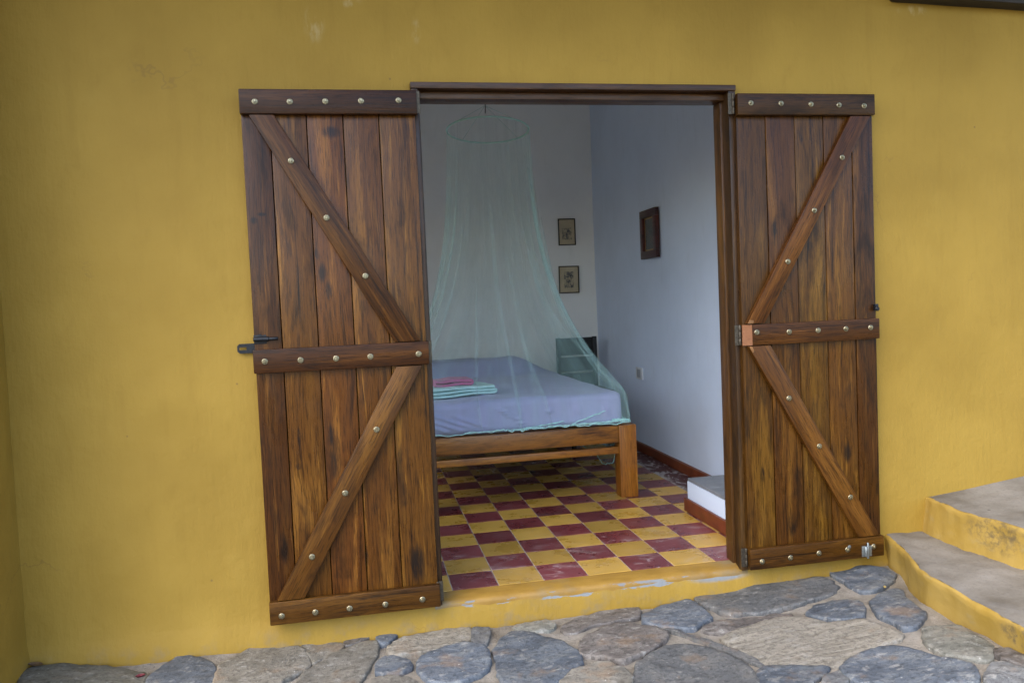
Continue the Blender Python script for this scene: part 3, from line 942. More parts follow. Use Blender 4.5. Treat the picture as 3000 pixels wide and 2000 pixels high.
# unseen roof, added so that its eave shades the outer wall
def roof():
    e = empty('shade_roof', (0, 1.5, 3.3))
    tag(e, 'unseen sloping roof added to shade the wall, its eave above the top of the view', 'roof')
    y0, z0, y1, z1 = EAVE_Y, EAVE_Z, 4.3, EAVE_Z+0.12*(4.3-EAVE_Y)
    vv = [(-2.4, y0, z0), (5.6, y0, z0), (5.6, y1, z1), (-2.4, y1, z1)]
    mesh('shade_roof_deck', vv+[(x, y, z+.10) for x, y, z in vv], [(0, 3, 2, 1), (4, 5, 6, 7), (0, 1, 5, 4), (1, 2, 6, 5), (2, 3, 7, 6), (3, 0, 4, 7)], M_ROOFD, e)
    for k in range(11):
        x = -2.2+k*.75
        mesh('shade_roof_rafter', [(x, y0+.03, z0-.115), (x+.08, y0+.03, z0-.115), (x+.08, .02, z0-.115+.12*(-.01-y0)), (x, .02, z0-.115+.12*(-.01-y0)),
                        (x, y0+.03, z0-.001), (x+.08, y0+.03, z0-.001), (x+.08, .02, z0-.001+.12*(-.01-y0)), (x, .02, z0-.001+.12*(-.01-y0))],
             [(0, 3, 2, 1), (4, 5, 6, 7), (0, 1, 5, 4), (1, 2, 6, 5), (2, 3, 7, 6), (3, 0, 4, 7)], M_BEAM, e)
EAVE_Y, EAVE_Z = -1.15, 2.98
M_ROOFD = plain('roof_boards', (0.16, 0.10, 0.06), 0.8, var=0.2, scale=8)
roof()
# floor: grout bed with cement tiles laid in a chequer
floor = mesh('room_floor', [(RX0, 0.07, -.0022), (RX1+.05, 0.07, -.0022), (RX1+.05, RY1+.02, -.0022), (RX0, RY1+.02, -.0022)], [(0, 1, 2, 3)], M_GROUT)
tag(floor, kind='structure')
TS, TOX, TOY, GAP = 0.2, 0.065, 0.0745, 0.0021
def tile_mesh(w, h, mat, name):
    bm = prism_bm([(-w/2, -h/2), (w/2, -h/2), (w/2, h/2), (-w/2, h/2)], 0.012, 0.0012, 1, -0.012)
    bmesh.ops.recalc_face_normals(bm, faces=bm.faces)
    me = bpy.data.meshes.new(name)
    bm.to_mesh(me)
    bm.free()
    me.materials.append(mat)
    return me
tcache = {}
rest = []
for j in range(0, 18):
    for i in range(-9, 9):
        x0, x1 = TOX+i*TS, TOX+(i+1)*TS
        y0, y1 = TOY+j*TS, TOY+(j+1)*TS
        if i == 8:
            if j > 3:
                continue
            x1 = min(x1, RX1)
        if y0 > RY1:
            continue
        if y1 < 0.93 and x0 > 1.50:
            continue
        y1 = min(y1, RY1)
        red = (i+j) % 2 == 0
        if i < -4:
            rest.append((x0, x1, y0, y1))
            continue
        k = (round(x1-x0, 4), round(y1-y0, 4), red)
        if k not in tcache:
            tcache[k] = tile_mesh(k[0]-GAP*2, k[1]-GAP*2, M_TRED if red else M_TYEL, 'tile')
        o = bpy.data.objects.new('tile', tcache[k])
        o.location = ((x0+x1)/2, (y0+y1)/2, 0.0 + random.uniform(-.0006, .0006))
        link(o, floor)
V, F = [], []
for x0, x1, y0, y1 in rest:
    n = len(V)
    V += [(x0+GAP, y0+GAP, 0), (x1-GAP, y0+GAP, 0), (x1-GAP, y1-GAP, 0), (x0+GAP, y1-GAP, 0)]
    F.append((n, n+1, n+2, n+3))
o = mesh('tile_field', V, F, M_TYEL, floor)
tag(o, kind='stuff')
mesh('worn_border', [(1.667, 0.93, -.002), (RX1, 0.93, -.002), (RX1, RY1, -.002), (1.667, RY1, -.002)], [(0, 1, 2, 3)], M_BORDER, floor)
sk = box('skirting_board', (1.838, 0.90, 0.0), (1.875, 3.69, 0.068), M_SKIRT, None, 'y', 0.005)
tag(sk, 'red brown skirting board along the white bedroom wall', 'skirting board')
sk = box('skirting_board', (-1.5, 3.675, 0.0), (1.836, 3.715, 0.068), M_SKIRT, None, 'x', 0.005)
tag(sk, 'red brown skirting board along the back wall behind the bed', 'skirting board')
# low platform by the right jamb
pf = empty('low_platform', (1.66, 0.55, 0))
tag(pf, 'low white platform with grey top just inside the doorway', 'platform')
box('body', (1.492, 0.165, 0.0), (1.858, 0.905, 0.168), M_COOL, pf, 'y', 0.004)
for y0, y1 in ((0.166, 0.395), (0.399, 0.64), (0.644, 0.903)):
    box('slab', (1.495, y0, 0.169), (1.858, y1, 0.186), M_GREYTOP, pf, 'y', 0.003)
box('skirting', (1.474, 0.165, 0.0), (1.491, 0.918, 0.074), M_SKIRT, pf, 'y', 0.004)
box('skirting', (1.4925, 0.9065, 0.0), (1.836, 0.918, 0.074), M_SKIRT, pf, 'x', 0.004)

# dark timber at the top right of the outer wall
bm = prism_bm([(2.150, 2.492), (2.162, 2.485), (3.0, 2.459), (5.0, 2.40), (5.0, 2.78), (2.150, 2.78)], 0.09, 0.006, 2)
M = Matrix(((1, 0, 0, 0), (0, 0, -1, 0.01), (0, 1, 0, 0), (0, 0, 0, 1)))
o = bm_obj('timber_beam', bm, M_BEAM, None, M, smooth=True, angle=R(35))
tag(o, 'dark timber beam high on the yellow wall, top right corner', 'beam')

# ------------------------------------------------------------------ cement steps on the right
def steps():
    st = empty('cement_steps', (2.6, -0.9, -0.08))
    tag(st, 'grey cement steps with yellow painted risers beside the wall', 'steps')
    e1 = [(2.085, 0.03), (2.066, -0.005), (2.045, -0.10), (2.012, -0.20), (1.955, -0.32), (1.905, -0.45), (1.882, -0.60), (1.868, -0.75), (1.855, -0.88), (1.838, -1.00), (1.825, -1.10), (1.80, -1.35), (1.77, -1.7), (1.76, -2.2)]
    e1 = [tuple(p) for p in open_smooth(e1, 72)]
    e2 = [(2.292, 0.03), (2.289, 0.0), (2.272, -0.10), (2.266, -0.20), (2.275, -0.35), (2.300, -0.53), (2.31, -0.8), (2.30, -1.2), (2.28, -1.7), (2.27, -2.2)]
    e2 = [tuple(p) for p in open_smooth(e2, 72)]
    z1 = lambda x, y: 0.060 + 0.008*nz(x*4, y*4, 2) + 0.006*nz(x*13, y*13, 6) + 0.003*nz(x*34, y*34, 9)
    z2 = lambda x, y: 0.218 + max(0, x-2.29)*0.10*math.exp(-abs(y)/0.45) + 0.010*nz(x*3.4, y*3.4, 12) + 0.007*nz(x*11, y*11, 6) + 0.003*nz(x*34, y*34, 9)
    def part(edge, far, zt, zb, n1, n2, lean):
        # tread: from the nosing towards larger x
        V, F = [], []
        m = 16
        for (x, y), (fx, fy) in zip(edge, far):
            for k in range(m+1):
                s = k/m
                xx = x+0.012+(fx-x)*s
                V.append((xx+(0.008*nz(y*15, 3, x)+0.006*nz(y*40, 6, x))*(k == 0), y+(fy-y)*s, zt(xx, y+(fy-y)*s)))
        for i in range(len(edge)-1):
            for k in range(m):
                F.append((i*(m+1)+k, (i+1)*(m+1)+k, (i+1)*(m+1)+k+1, i*(m+1)+k+1))
        a = mesh(n1, V, F, M_TREAD, st, smooth=True)
        V, F = [], []
        prof = [(0.012, 0.0), (0.004, -0.004), (-0.001, -0.012), (0.0, -0.03), (lean*0.4, -0.07), (lean, -0.12), (lean-.01, -0.2)]
        for (x, y) in edge:
            for dx, dz in prof:
                w = 0.009*nz(y*9, dz*9+x, 3) + 0.006*nz(y*26, dz*26, 8)
                V.append((x+dx+w*(dz < -.005), y, zt(x+0.012, y)+dz))
        q = len(prof)
        for i in range(len(edge)-1):
            for k in range(q-1):
                F.append((i*q+k, i*q+k+1, (i+1)*q+k+1, (i+1)*q+k))
        mesh(n2, V, F, M_RISER, st, smooth=True)
    part(e1, [(x+0.02, y) for x, y in e2], z1, None, 'lower_tread', 'lower_riser', 0.012)
    part(e2, [(5.2, y) for x, y in e2], z2, None, 'upper_tread', 'upper_riser', -0.014)
def open_smooth(pts, n):
    m = len(pts)
    out = []
    for i in range(m-1):
        p0, p1, p2, p3 = (Vector(pts[min(m-1, max(0, i+k-1))]) for k in range(4))
        for q in range(8):
            t = q/8
            out.append(0.5*((2*p1) + (p2-p0)*t + (2*p0-5*p1+4*p2-p3)*t*t + (3*p1-p0-3*p2+p3)*t**3))
    out.append(Vector(pts[-1]))
    idx = [round(i*(len(out)-1)/n) for i in range(n+1)]
    return [out[i] for i in idx]
steps()

# ------------------------------------------------------------------ door leaves
PB, PF, LF = -0.018, -0.055, -0.080        # plank back, plank face, ledger face
def bolt_mesh():
    bm = lathe_bm([(0.0120, 0.0), (0.0120, 0.0016), (0.0105, 0.0030), (0.0090, 0.0036), (0.0078, 0.0036)], 14)
    # hex nut and the end of the threaded rod
    for r, h, n in ((0.0072, 0.0090, 6), (0.0040, 0.0130, 8)):
        b2 = lathe_bm([(r, 0.003), (r, h-0.001), (r*0.86, h)], n)
        me = bpy.data.meshes.new('t')
        b2.to_mesh(me)
        b2.free()
        bm.from_mesh(me)
        bpy.data.meshes.remove(me)
    bmesh.ops.recalc_face_normals(bm, faces=bm.faces)
    me = bpy.data.meshes.new('bolt')
    bm.to_mesh(me)
    bm.free()
    me.materials.append(M_BRASS)
    return me
BOLT = bolt_mesh()
def bolt(x, z, door, parent):
    o = bpy.data.objects.new('bolt', BOLT)
    wp = parent.matrix_basis.copy()
    # parent is a board with its own rotation under the door
    inv = (Matrix.Translation(door.location) @ wp).inverted()
    rr = random.uniform(0, 6.28)
    M = Matrix.Translation((x, LF+0.0006, z)) @ Matrix.Rotation(R(90)+random.uniform(-.05, .05), 4, 'X') @ Matrix.Rotation(rr, 4, 'Z')
    o.matrix_basis = inv @ M
    link(o, parent)
def leaf(name, label, hx, joints, ledgers, braces, hand):
    d = empty(name, (hx, -0.045, -0.005))
    tag(d, label, 'door', 'pair of plank door leaves opened against the wall')
    # planks with slightly uneven joints
    for a, b in zip(joints, joints[1:]):
        x0, x1 = min(a, b), max(a, b)
        zz = random.uniform(-.002, .002)
        yo = random.uniform(0, .0025)
        board('plank', rect(x0+.0014, x1-.0014, 0.004+zz, 2.048+zz), PB, PB-PF-yo, M_DOOR, d, 'z', 0.0042)
    for (x0, x1, z0, z1, bolts, cut) in ledgers:
        lg = board('ledger', cut or rect(x0, x1, z0, z1), PF+.002, PF-LF+.002, M_LEDGER, d, 'x', 0.0055)
        for bx, bz in bolts:
            bolt(bx, bz, d, lg)
    for pts, bolts in braces:
        (ax, az), (bx, bz) = pts[0], pts[-1]
        mx0, mz0 = (pts[0][0]+pts[1][0])/2, (pts[0][1]+pts[1][1])/2
        mx1, mz1 = (pts[2][0]+pts[3][0])/2, (pts[2][1]+pts[3][1])/2
        br = board('brace', pts, PF+.002, PF-LF+.001, M_BRACE, d, math.atan2(mz0-mz1, mx0-mx1), 0.0050)
        for px, pz in bolts:
            bolt(px, pz, d, br)
    return d
L = leaf('door_leaf', 'nearer dark plank door leaf, left of the doorway, with black hasp', 0.0, [-0.006, -0.150, -0.288, -0.426, -0.563, -0.668],
    [(-0.668, 0.000, 1.963, 2.057, [(-.610, 2.009), (-.482, 2.009), (-.350, 2.011), (-.215, 2.013), (-.071, 2.016)], None),
     (-0.672, 0.001, 0.979, 1.071, [(-.629, 1.025), (-.496, 1.023), (-.362, 1.022), (-.230, 1.022), (-.041, 1.022)], None),
     (-0.667, -0.001, -0.005, 0.0865, [(-.622, .030), (-.494, .030), (-.362, .030), (-.222, .030), (-.074, .033)], None)],
    [([(-.544, 1.9605), (-.637, 1.9605), (-.132, 1.0735), (-.030, 1.0735)], [(-.490, 1.786), (-.369, 1.567), (-.233, 1.338)]),
     ([(-.028, .9765), (-.131, .9765), (-.637, .089), (-.532, .089)], [(-.221, .733), (-.355, .491), (-.495, .251)])], -1)
ledge_cut = [(1.395, 0.979), (2.010, 0.979), (2.010, 1.070), (1.395, 1.070)]
Rr = leaf('door_leaf', 'farther dark plank door leaf, right of the doorway, with pale raw notch by its hinge', 1.354, [1.360, 1.496, 1.633, 1.771, 1.909, 2.012],
    [(1.357, 2.009, 1.963, 2.055, [(1.418, 2.013), (1.558, 2.012), (1.699, 2.009), (1.833, 2.006), (1.955, 2.003)], None),
     (1.395, 2.010, 0.979, 1.070, [(1.416, 1.036), (1.568, 1.030), (1.707, 1.030), (1.842, 1.030), (1.964, 1.030)], ledge_cut),
     (1.355, 2.010, -0.004, 0.0885, [(1.411, .031), (1.546, .034), (1.685, .040), (1.826, .042), (1.956, .043)], None)],
    [([(1.987, 1.9605), (1.889, 1.9605), (1.372, 1.0735), (1.456, 1.0735)], [(1.843, 1.780), (1.703, 1.553), (1.571, 1.335)]),
     ([(1.480, .9765), (1.376, .9765), (1.886, .091), (1.989, .091)], [(1.559, .740), (1.699, .518), (1.846, .277)])], 1)
# raw chamfered end of the middle ledger, where it was cut back to clear the hinge
bm = bmesh.new()
z0, z1 = 0.980, 1.069
prof = [(1.3945, LF+.001), (1.3945, PF+.001), (1.359, PF+.001), (1.359, PF-.003)]
lo = [bm.verts.new((x, y, z0)) for x, y in prof]
hi = [bm.verts.new((x, y, z1)) for x, y in prof]
bm.faces.new(lo)
bm.faces.new(hi[::-1])
for i in range(4):
    bm.faces.new((lo[i], hi[i], hi[(i+1) % 4], lo[(i+1) % 4]))
tag(bm_obj('ledger_end', bm, M_RAW, Rr), 'pale freshly cut ledger end')
for pts in ([(1.3735, 1.0745), (1.401, 1.0745), (1.402, 1.088), (1.3835, 1.0905)], [(1.378, .9755), (1.392, .9755), (1.4015, .955), (1.3935, .9475)]):
    tag(board('brace_end', pts, LF+.002, 0.004, M_RAW, Rr, 'x', 0.001), 'pale freshly cut brace end')

# hinges between jamb and right leaf (the left ones sit behind the left leaf)
def hinge(z0, z1, x, door, side):
    h = box('hinge', (min(x, x+side*.020), -0.053, z0), (max(x, x+side*.020), -0.0485, z1), M_RUST, door, 'z', 0.0008, 1)
    n = 3
    for k in range(n):
        a, b = z0+(z1-z0)*k/n+.0008, z0+(z1-z0)*(k+1)/n-.0008
        bm = lathe_bm([(0.0052, a), (0.0058, a+.001), (0.0058, b-.001), (0.0052, b)], 10)
        o = bm_obj('knuckle', bm, M_RUST, None, Matrix.Translation((x-side*0.002, -0.054, 0)), smooth=True, angle=R(40))
        mw = o.matrix_basis.copy()
        o.parent = h
        o.matrix_basis = (Matrix.Translation(door.location) @ h.matrix_basis).inverted() @ mw
for z0, z1 in ((1.972, 2.060), (0.982, 1.070), (0.007, 0.089)):
    hinge(z0, z1, 1.347, Rr, -1)
    hinge(z0, z1, -0.006, L, 1)

# black bolt and hasp on the left leaf
bp = board('latch_plate', [(-.668, 1.093), (-.622, 1.092), (-.618, 1.100), (-.622, 1.108), (-.616, 1.116), (-.624, 1.128), (-.634, 1.124), (-.644, 1.131), (-.656, 1.126), (-.668, 1.128)], PF+.0015, 0.004, M_IRON, L, 'x', 0.0008)
for x0, x1, r in ((-.668, -.610, .0095), (-.612, -.577, .0065)):
    bm = lathe_bm([(r*.8, 0), (r, .0015), (r, x1-x0-.0015), (r*.8, x1-x0)], 12)
    bm_obj('latch_bolt', bm, M_IRON, L, Matrix.Translation((x0, PF-.010, 1.111)) @ Matrix.Rotation(R(90), 4, 'Y'), smooth=True, angle=R(40))
# hasp: a strap with a slot, reaching past the free edge
hp = [(-.640, 1.0945), (-.728, 1.0945), (-.7365, 1.086), (-.7365, 1.066), (-.728, 1.057), (-.640, 1.057)]
sl = [(-.702, 1.0810), (-.726, 1.0810), (-.729, 1.0785), (-.729, 1.0725), (-.726, 1.070), (-.702, 1.070)]
bm = bmesh.new()
for y in (-0.0165, -0.0125):
    o_ = [bm.verts.new((x, y, z)) for x, z in hp]
    i_ = [bm.verts.new((x, y, z)) for x, z in sl]
    for k in range(6):
        bm.faces.new((o_[k], o_[(k+1) % 6], i_[(k+1) % 6], i_[k]))
bm.verts.ensure_lookup_table()
for base in (0, 6):
    for k in range(6):
        a, b = base+k, base+(k+1) % 6
        bm.faces.new([bm.verts[q] for q in (a, b, b+12, a+12)])
bm_obj('hasp', bm, M_IRON, L)
# right leaf: dark catch at the free edge, small galvanised bolt on the foot ledger
bm = lathe_bm([(0.006, 0), (0.006, .010), (0.0105, .014), (0.0105, .020), (0.007, .024)], 12)
bm_obj('catch', bm, M_IRON, Rr, Matrix.Translation((2.004, PF, 1.112)) @ Matrix.Rotation(R(90), 4, 'X') , smooth=True, angle=R(40))
bm = prism_bm([(-.012, -.009), (.004, -.009), (.004, .009), (-.012, .009)], 0.028, 0.002)
bm_obj('catch', bm, M_IRON, Rr, Matrix.Translation((2.009, PF-.006, 1.105)), smooth=True, angle=R(35))
gb = board('foot_bolt', rect(1.896, 1.945, 0.002, 0.050), LF+.001, 0.0035, M_STEEL, Rr, 'x', 0.0008)
for xx, rr_, za, zb in ((1.9225, .0048, -.006, .066), (1.913, .0065, .003, .049)):
    bm = lathe_bm([(rr_*.8, za), (rr_, za+.002), (rr_, zb-.002), (rr_*.8, zb)], 10)
    o = bm_obj('rod', bm, M_STEEL, None, Matrix.Translation((xx, LF-.007, 0)), smooth=True, angle=R(40))
    mw = o.matrix_basis.copy()
    o.parent = gb
    o.matrix_basis = (Matrix.Translation(Rr.location) @ gb.matrix_basis).inverted() @ mw
bm = lathe_bm([(0.006, 0), (0.0075, .001), (0.0075, .003), (0.004, .004)], 10)
bm_obj('eyelet', bm, M_STEEL, Rr, Matrix.Translation((1.834, LF, .055)) @ Matrix.Rotation(R(90), 4, 'X'), smooth=True, angle=R(40))

# ------------------------------------------------------------------ bed
BX0, BX1, BY0, BY1 = -0.10, 1.345, 1.305, 3.42
bed = empty('bed_frame', ((BX0+BX1)/2, (BY0+BY1)/2, 0))
tag(bed, 'orange brown wooden bed frame with thick square corner posts', 'bed')
for x0, x1 in ((BX0, BX0+.108), (BX1-.108, BX1)):
    box('post', (x0, BY0, 0.0), (x1, BY0+.105, 0.4415), M_BED, bed, 'z', 0.004)
    box('post', (x0, BY1-.105, 0.0), (x1, BY1, 0.4415), M_BED, bed, 'z', 0.004)
box('end_rail', (BX0+.1085, BY0+.008, 0.337), (BX1-.1085, BY0+.055, 0.4405), M_BED, bed, 'x', 0.004)
box('lower_rail', (BX0+.1085, BY0+.018, 0.268), (BX1-.1085, BY0+.058, 0.309), M_BED, bed, 'x', 0.003)
box('end_rail', (BX0+.1085, BY1-.055, 0.337), (BX1-.1085, BY1-.008, 0.4405), M_BED, bed, 'x', 0.004)
for x0 in (BX0+.010, BX1-.055):
    box('side_rail', (x0, BY0+.1055, 0.337), (x0+.045, BY1-.1055, 0.4405), M_BED, bed, 'y', 0.004)
for k in range(9):
    y = BY0+.16+k*.215
    box('slat', (BX0+.057, y, 0.405), (BX1-.057, y+.09, 0.425), M_BED, bed, 'x', 0.003)

def soft_box(name, lo, hi, r, fn, mat, parent=None, cuts=34):
    bm = bmesh.new()
    bmesh.ops.create_cube(bm, size=2.0)
    bmesh.ops.subdivide_edges(bm, edges=list(bm.edges), cuts=cuts, use_grid_fill=True)
    c = [(lo[i]+hi[i])/2 for i in range(3)]
    h = [(hi[i]-lo[i])/2 for i in range(3)]
    for v in bm.verts:
        p = [c[i]+v.co[i]*h[i] for i in range(3)]
        q = [min(max(p[i], lo[i]+r), hi[i]-r) for i in range(3)]
        d = Vector([p[i]-q[i] for i in range(3)])
        if d.length > 1e-9:
            s = max(abs(x) for x in d)
            d = d.normalized()*(r if d.length > 1e-6 else 0)*(s/r if s < r else 1)
        n = d.normalized() if d.length > 1e-9 else Vector((0, 0, 1))
        P = Vector(q)+d
        v.co = P + n*fn(P.x, P.y, P.z, n)
    return bm_obj(name, bm, mat, parent, Matrix.Identity(4), smooth=True)
def ridge(x, z, ax, az, bx, bz, w):
    dx, dz = bx-ax, bz-az
    L2 = dx*dx+dz*dz
    t = max(0, min(1, ((x-ax)*dx+(z-az)*dz)/L2))
    d = math.hypot(x-ax-dx*t, z-az-dz*t)
    return math.exp(-(d/w)**2)*math.sin(math.pi*min(1, t*1.02+.02))
def sheet_fn(x, y, z, n):
    a = 0.006*nz(x*3, y*3, z*3) + 0.004*nz(x*9, y*9, z*5)
    if n.y < -0.6:
        a += 0.009*nz(x*20, z*3, 2.2)*max(0, min(1, (z-.47)/.05))
        for r in ((0.10, .585, .36, .475, .008), (0.10, .545, .30, .465, .007), (0.22, .575, .44, .475, .007), (0.10, .515, .22, .462, .006),
                  (0.60, .55, .66, .475, .006), (0.80, .60, .84, .50, .006), (0.98, .62, 1.0, .49, .006), (1.06, .61, 1.07, .47, .005), (1.16, .60, 1.17, .48, .005), (0.50, .60, .60, .52, .007)):
            a += 0.020*ridge(x, z, *r)
    elif n.z > 0.5:
        a += (0.008*nz(x*2.0, y*1.3, 8.0) + 0.006*nz(x*6+y*2, y*3.0-x, 5.0))
        u = max(0.0, min(1.0, (y-2.72)/.30))
        v = max(0.0, min(1.0, (1.27-x)/.32))
        w = max(0.0, min(1.0, (3.36-y)/.10))
        a += 0.125*u*u*(3-2*u)*v*v*(3-2*v)*(.6+.4*w)
    return a
mat_ = soft_box('mattress', (BX0+.045, BY0+.030, 0.4435), (BX1-.070, BY1-.06, 0.640), 0.045, sheet_fn, M_SHEET, cuts=60)
tag(mat_, 'mattress in a lavender sheet, a pillow under it, on the wooden bed frame', 'mattress')
mat_.location = (0, 0, 0)
# folded towels on the mattress
def towel(name, cx, cy, rz, length, depth, layers, th, z0, mat):
    """a cloth folded to and fro: a strip that turns in a round fold at its end, thick in the middle"""
    path = []
    zc = th/2
    for k in range(layers):
        xs_ = [-.5+i/10 for i in range(11)]
        if k % 2:
            xs_ = xs_[::-1]
        for x in xs_:
            path.append((x*length*(1-.03*(k % 2)), zc + 0.003*math.sin(x*7+k)))
        if k < layers-1:
            sgn = 1 if k % 2 == 0 else -1
            for a in (-60, -30, 0, 30, 60):
                path.append((sgn*(length/2 + th*.55*math.cos(R(a))), zc+th*.5+th*.5*math.sin(R(a))))
        zc += th
    m = 10
    bm = bmesh.new()
    top, bot = [], []
    for j in range(m+1):
        v_ = (-.5+j/m)
        y = v_*depth
        pinch = 1 - 0.35*max(0, abs(v_)*2-.8)/.2
        rt, rb = [], []
        for i, (x, z) in enumerate(path):
            a = path[max(0, i-1)]
            b = path[min(len(path)-1, i+1)]
            t = Vector((b[0]-a[0], b[1]-a[1])).normalized()
            nn = Vector((-t.y, t.x))
            w = 0.003*nz(x*20+cx*50, y*20, z*30)
            hh = th*.46*pinch
            rt.append(bm.verts.new((x+nn.x*hh, y+w, z+nn.y*hh+w)))
            rb.append(bm.verts.new((x-nn.x*hh, y+w, z-nn.y*hh+w)))
        top.append(rt)
        bot.append(rb)
    P = len(path)
    for j in range(m):
        for i in range(P-1):
            bm.faces.new((top[j][i], top[j][i+1], top[j+1][i+1], top[j+1][i]))
            bm.faces.new((bot[j][i], bot[j+1][i], bot[j+1][i+1], bot[j][i+1]))
        for i in (0, P-1):
            bm.faces.new((top[j][i], top[j+1][i], bot[j+1][i], bot[j][i]))
    for j in (0, m):
        for i in range(P-1):
            bm.faces.new((top[j][i], bot[j][i], bot[j][i+1], top[j][i+1]))
    return bm_obj(name, bm, mat, None, Matrix.Translation((cx, cy, z0)) @ Matrix.Rotation(rz, 4, 'Z'), smooth=True, angle=R(50))
o = towel('folded_towel', 0.285, 1.74, R(14), 0.47, 0.28, 3, 0.020, 0.643, M_MINT)
tag(o, 'folded mint green towel lying on the lavender sheet', 'towel')
o = towel('folded_towel', 0.275, 1.735, R(6), 0.225, 0.18, 2, 0.022, 0.705, M_PINK)
tag(o, 'small folded pink towel on top of the mint towel', 'towel')

# ------------------------------------------------------------------ mosquito net
net = empty('mosquito_net', (0.632, 2.0, 0.46))
tag(net, 'mint green mosquito net hanging from a hoop over the bed', 'mosquito net')
RCX, RCY, RCZ, RRD = 0.632, 2.0, 2.358, 0.272
def hoop_pt(a, r=RRD):
    dx, dy = r*math.cos(a), r*math.sin(a)
    return Vector((RCX+dx, RCY+dy, RCZ - dx*0.035 - dy*0.095))
tube('hoop', [hoop_pt(2*math.pi*k/64) for k in range(64)], 0.0060, M_HOOP, net, 8, True)
ap = Vector((RCX-.012, RCY, 2.52))
for k in range(4):
    a = 2*math.pi*(k+.35)/4
    tube('strap', [hoop_pt(a).lerp(ap, t) for t in (0, .35, .7, 1)], 0.0012, M_STRAP, net, 5)
tube('cord', [(ap.x, ap.y, ap.z-.05), (ap.x+.003, ap.y, ap.z), (ap.x-.001, ap.y, ap.z+.045), (ap.x-.004, ap.y, ap.z+.12), (ap.x-.004, ap.y, RZ1)], [.004, .0035, .005, .0022, .0020], M_CORD, net, 6)
def rect_edge(a, x0, x1, y0, y1):
    c, s = math.cos(a), math.sin(a)
    t = 9.0
    if c > 1e-6: t = min(t, (x1-RCX)/c)
    if c < -1e-6: t = min(t, (x0-RCX)/c)
    if s > 1e-6: t = min(t, (y1-RCY)/s)
    if s < -1e-6: t = min(t, (y0-RCY)/s)
    return Vector((RCX+c*t, RCY+s*t, 0))
NS, NT_ = 640, 56
def net_point(s, t):
    # pleats: the cloth doubles back on itself as it goes round
    g = 1.0-0.55*t
    a = s + g*(0.055*math.sin(9*s+.6) + 0.030*math.sin(17*s+1.9+.8*t) + 0.010*math.sin(43*s+.3)) + 0.10*math.sin(3*s+1.0+.5*t)*t
    a += 0.05*math.sin(7*s+2.2)*t
    top = hoop_pt(a, RRD*(1.0+0.015*math.sin(29*s)))
    ze = 0.66
    k = t/0.86 if t < 0.86 else 1.0
    b = rect_edge(a, BX0+.03, BX1-.055, BY0+.022, 3.32)
    h = k**3.0*0.90+0.10*k
    wob = (0.010*math.sin(15*s+3*t) + 0.006*math.sin(31*s+1.0))*math.sin(math.pi*min(1, k))
    d = Vector((math.cos(a), math.sin(a), 0))
    if t < 0.86:
        p = top.lerp(b, h) + d*wob
        p.z = top.z + (ze-top.z)*k
        return p
    q = (t-0.86)/0.14
    out = rect_edge(a, BX0-.01, BX1-.030, BY0-.004, 3.40)
    p = b.lerp(out, min(1, q*1.2))
    # the right side hangs off the bed to the floor, the foot end is tucked on the rail
    zr = 0.458 + 0.004*math.sin(9*s)
    sidew = max(0.0, min(1.0, (b.x-1.27)/.02))*max(0.0, min(1.0, (b.y-1.50)/.25))
    zb = zr*(1-sidew) + (0.10+0.03*math.sin(11*s))*sidew
    if sidew > 0:
        p.x += 0.02*sidew*q
    p.z = ze + (zb-ze)*q
    return p + d*0.006*math.sin(37*s)*q*(1-sidew)
V, F = [], []
for j in range(NT_+1):
    for i in range(NS):
        V.append(net_point(2*math.pi*i/NS, j/NT_))
for j in range(NT_):
    for i in range(NS):
        F.append((j*NS+i, j*NS+(i+1) % NS, (j+1)*NS+(i+1) % NS, (j+1)*NS+i))
nt = mesh('netting', V, F, M_NET, net, smooth=True)
# cloth gathered on the hoop: more threads to the centimetre in some places than in others
ga = nt.data.attributes.new('gather', 'FLOAT', 'POINT')
gv = []
for j in range(NT_+1):
    t_ = j/NT_
    for i in range(NS):
        a = 2*math.pi*i/NS
        c_, s_ = math.cos(a), math.sin(a)
        q = 1.0 + 0.75*nz(c_*7, s_*7, 1+t_*.25) + 0.55*nz(c_*19, s_*19, 5+t_*.4) + 0.35*nz(c_*45, s_*45, 9+t_*.5)
        gv.append(max(0.25, q*(0.85+0.25*t_)))
ga.data.foreach_set('value', gv)
hem = [net_point(2*math.pi*i/NS, 1.0) for i in range(NS)]
hem = [p+Vector((0, -0.003, 0.004+0.004*math.sin(i*.37)+.003*math.sin(i*.9))) for i, p in enumerate(hem)]
tube('hem', hem, 0.0032, M_HEM, net, 5, True)
# the hem bunched on the rail at the foot of the bed
def bunch(x0, x1, z0, z1, n=26, rad=0.007):
    pts = []
    for i in range(n+1):
        u = i/n
        pts.append((x0+(x1-x0)*u, BY0+.016+.006*nz(u*9, x0, 3), z0+(z1-z0)*u+.006*nz(u*8, x0, 7)))
    tube('hem_bunch', pts, [rad*(.5+.7*abs(nz(i*.35, x0, 2))) for i in range(n+1)], M_HEM, net, 6)
bunch(0.30, 0.78, 0.4600, 0.4620, rad=.006)
bunch(0.62, 0.90, 0.4580, 0.4900, rad=.005)
bunch(0.80, 1.12, 0.4620, 0.4660, rad=.008)
bunch(0.95, 1.16, 0.4700, 0.5350, rad=.005)
bunch(1.10, 1.31, 0.4640, 0.4700, rad=.009)
bunch(1.20, 1.31, 0.4800, 0.4720, rad=.008)
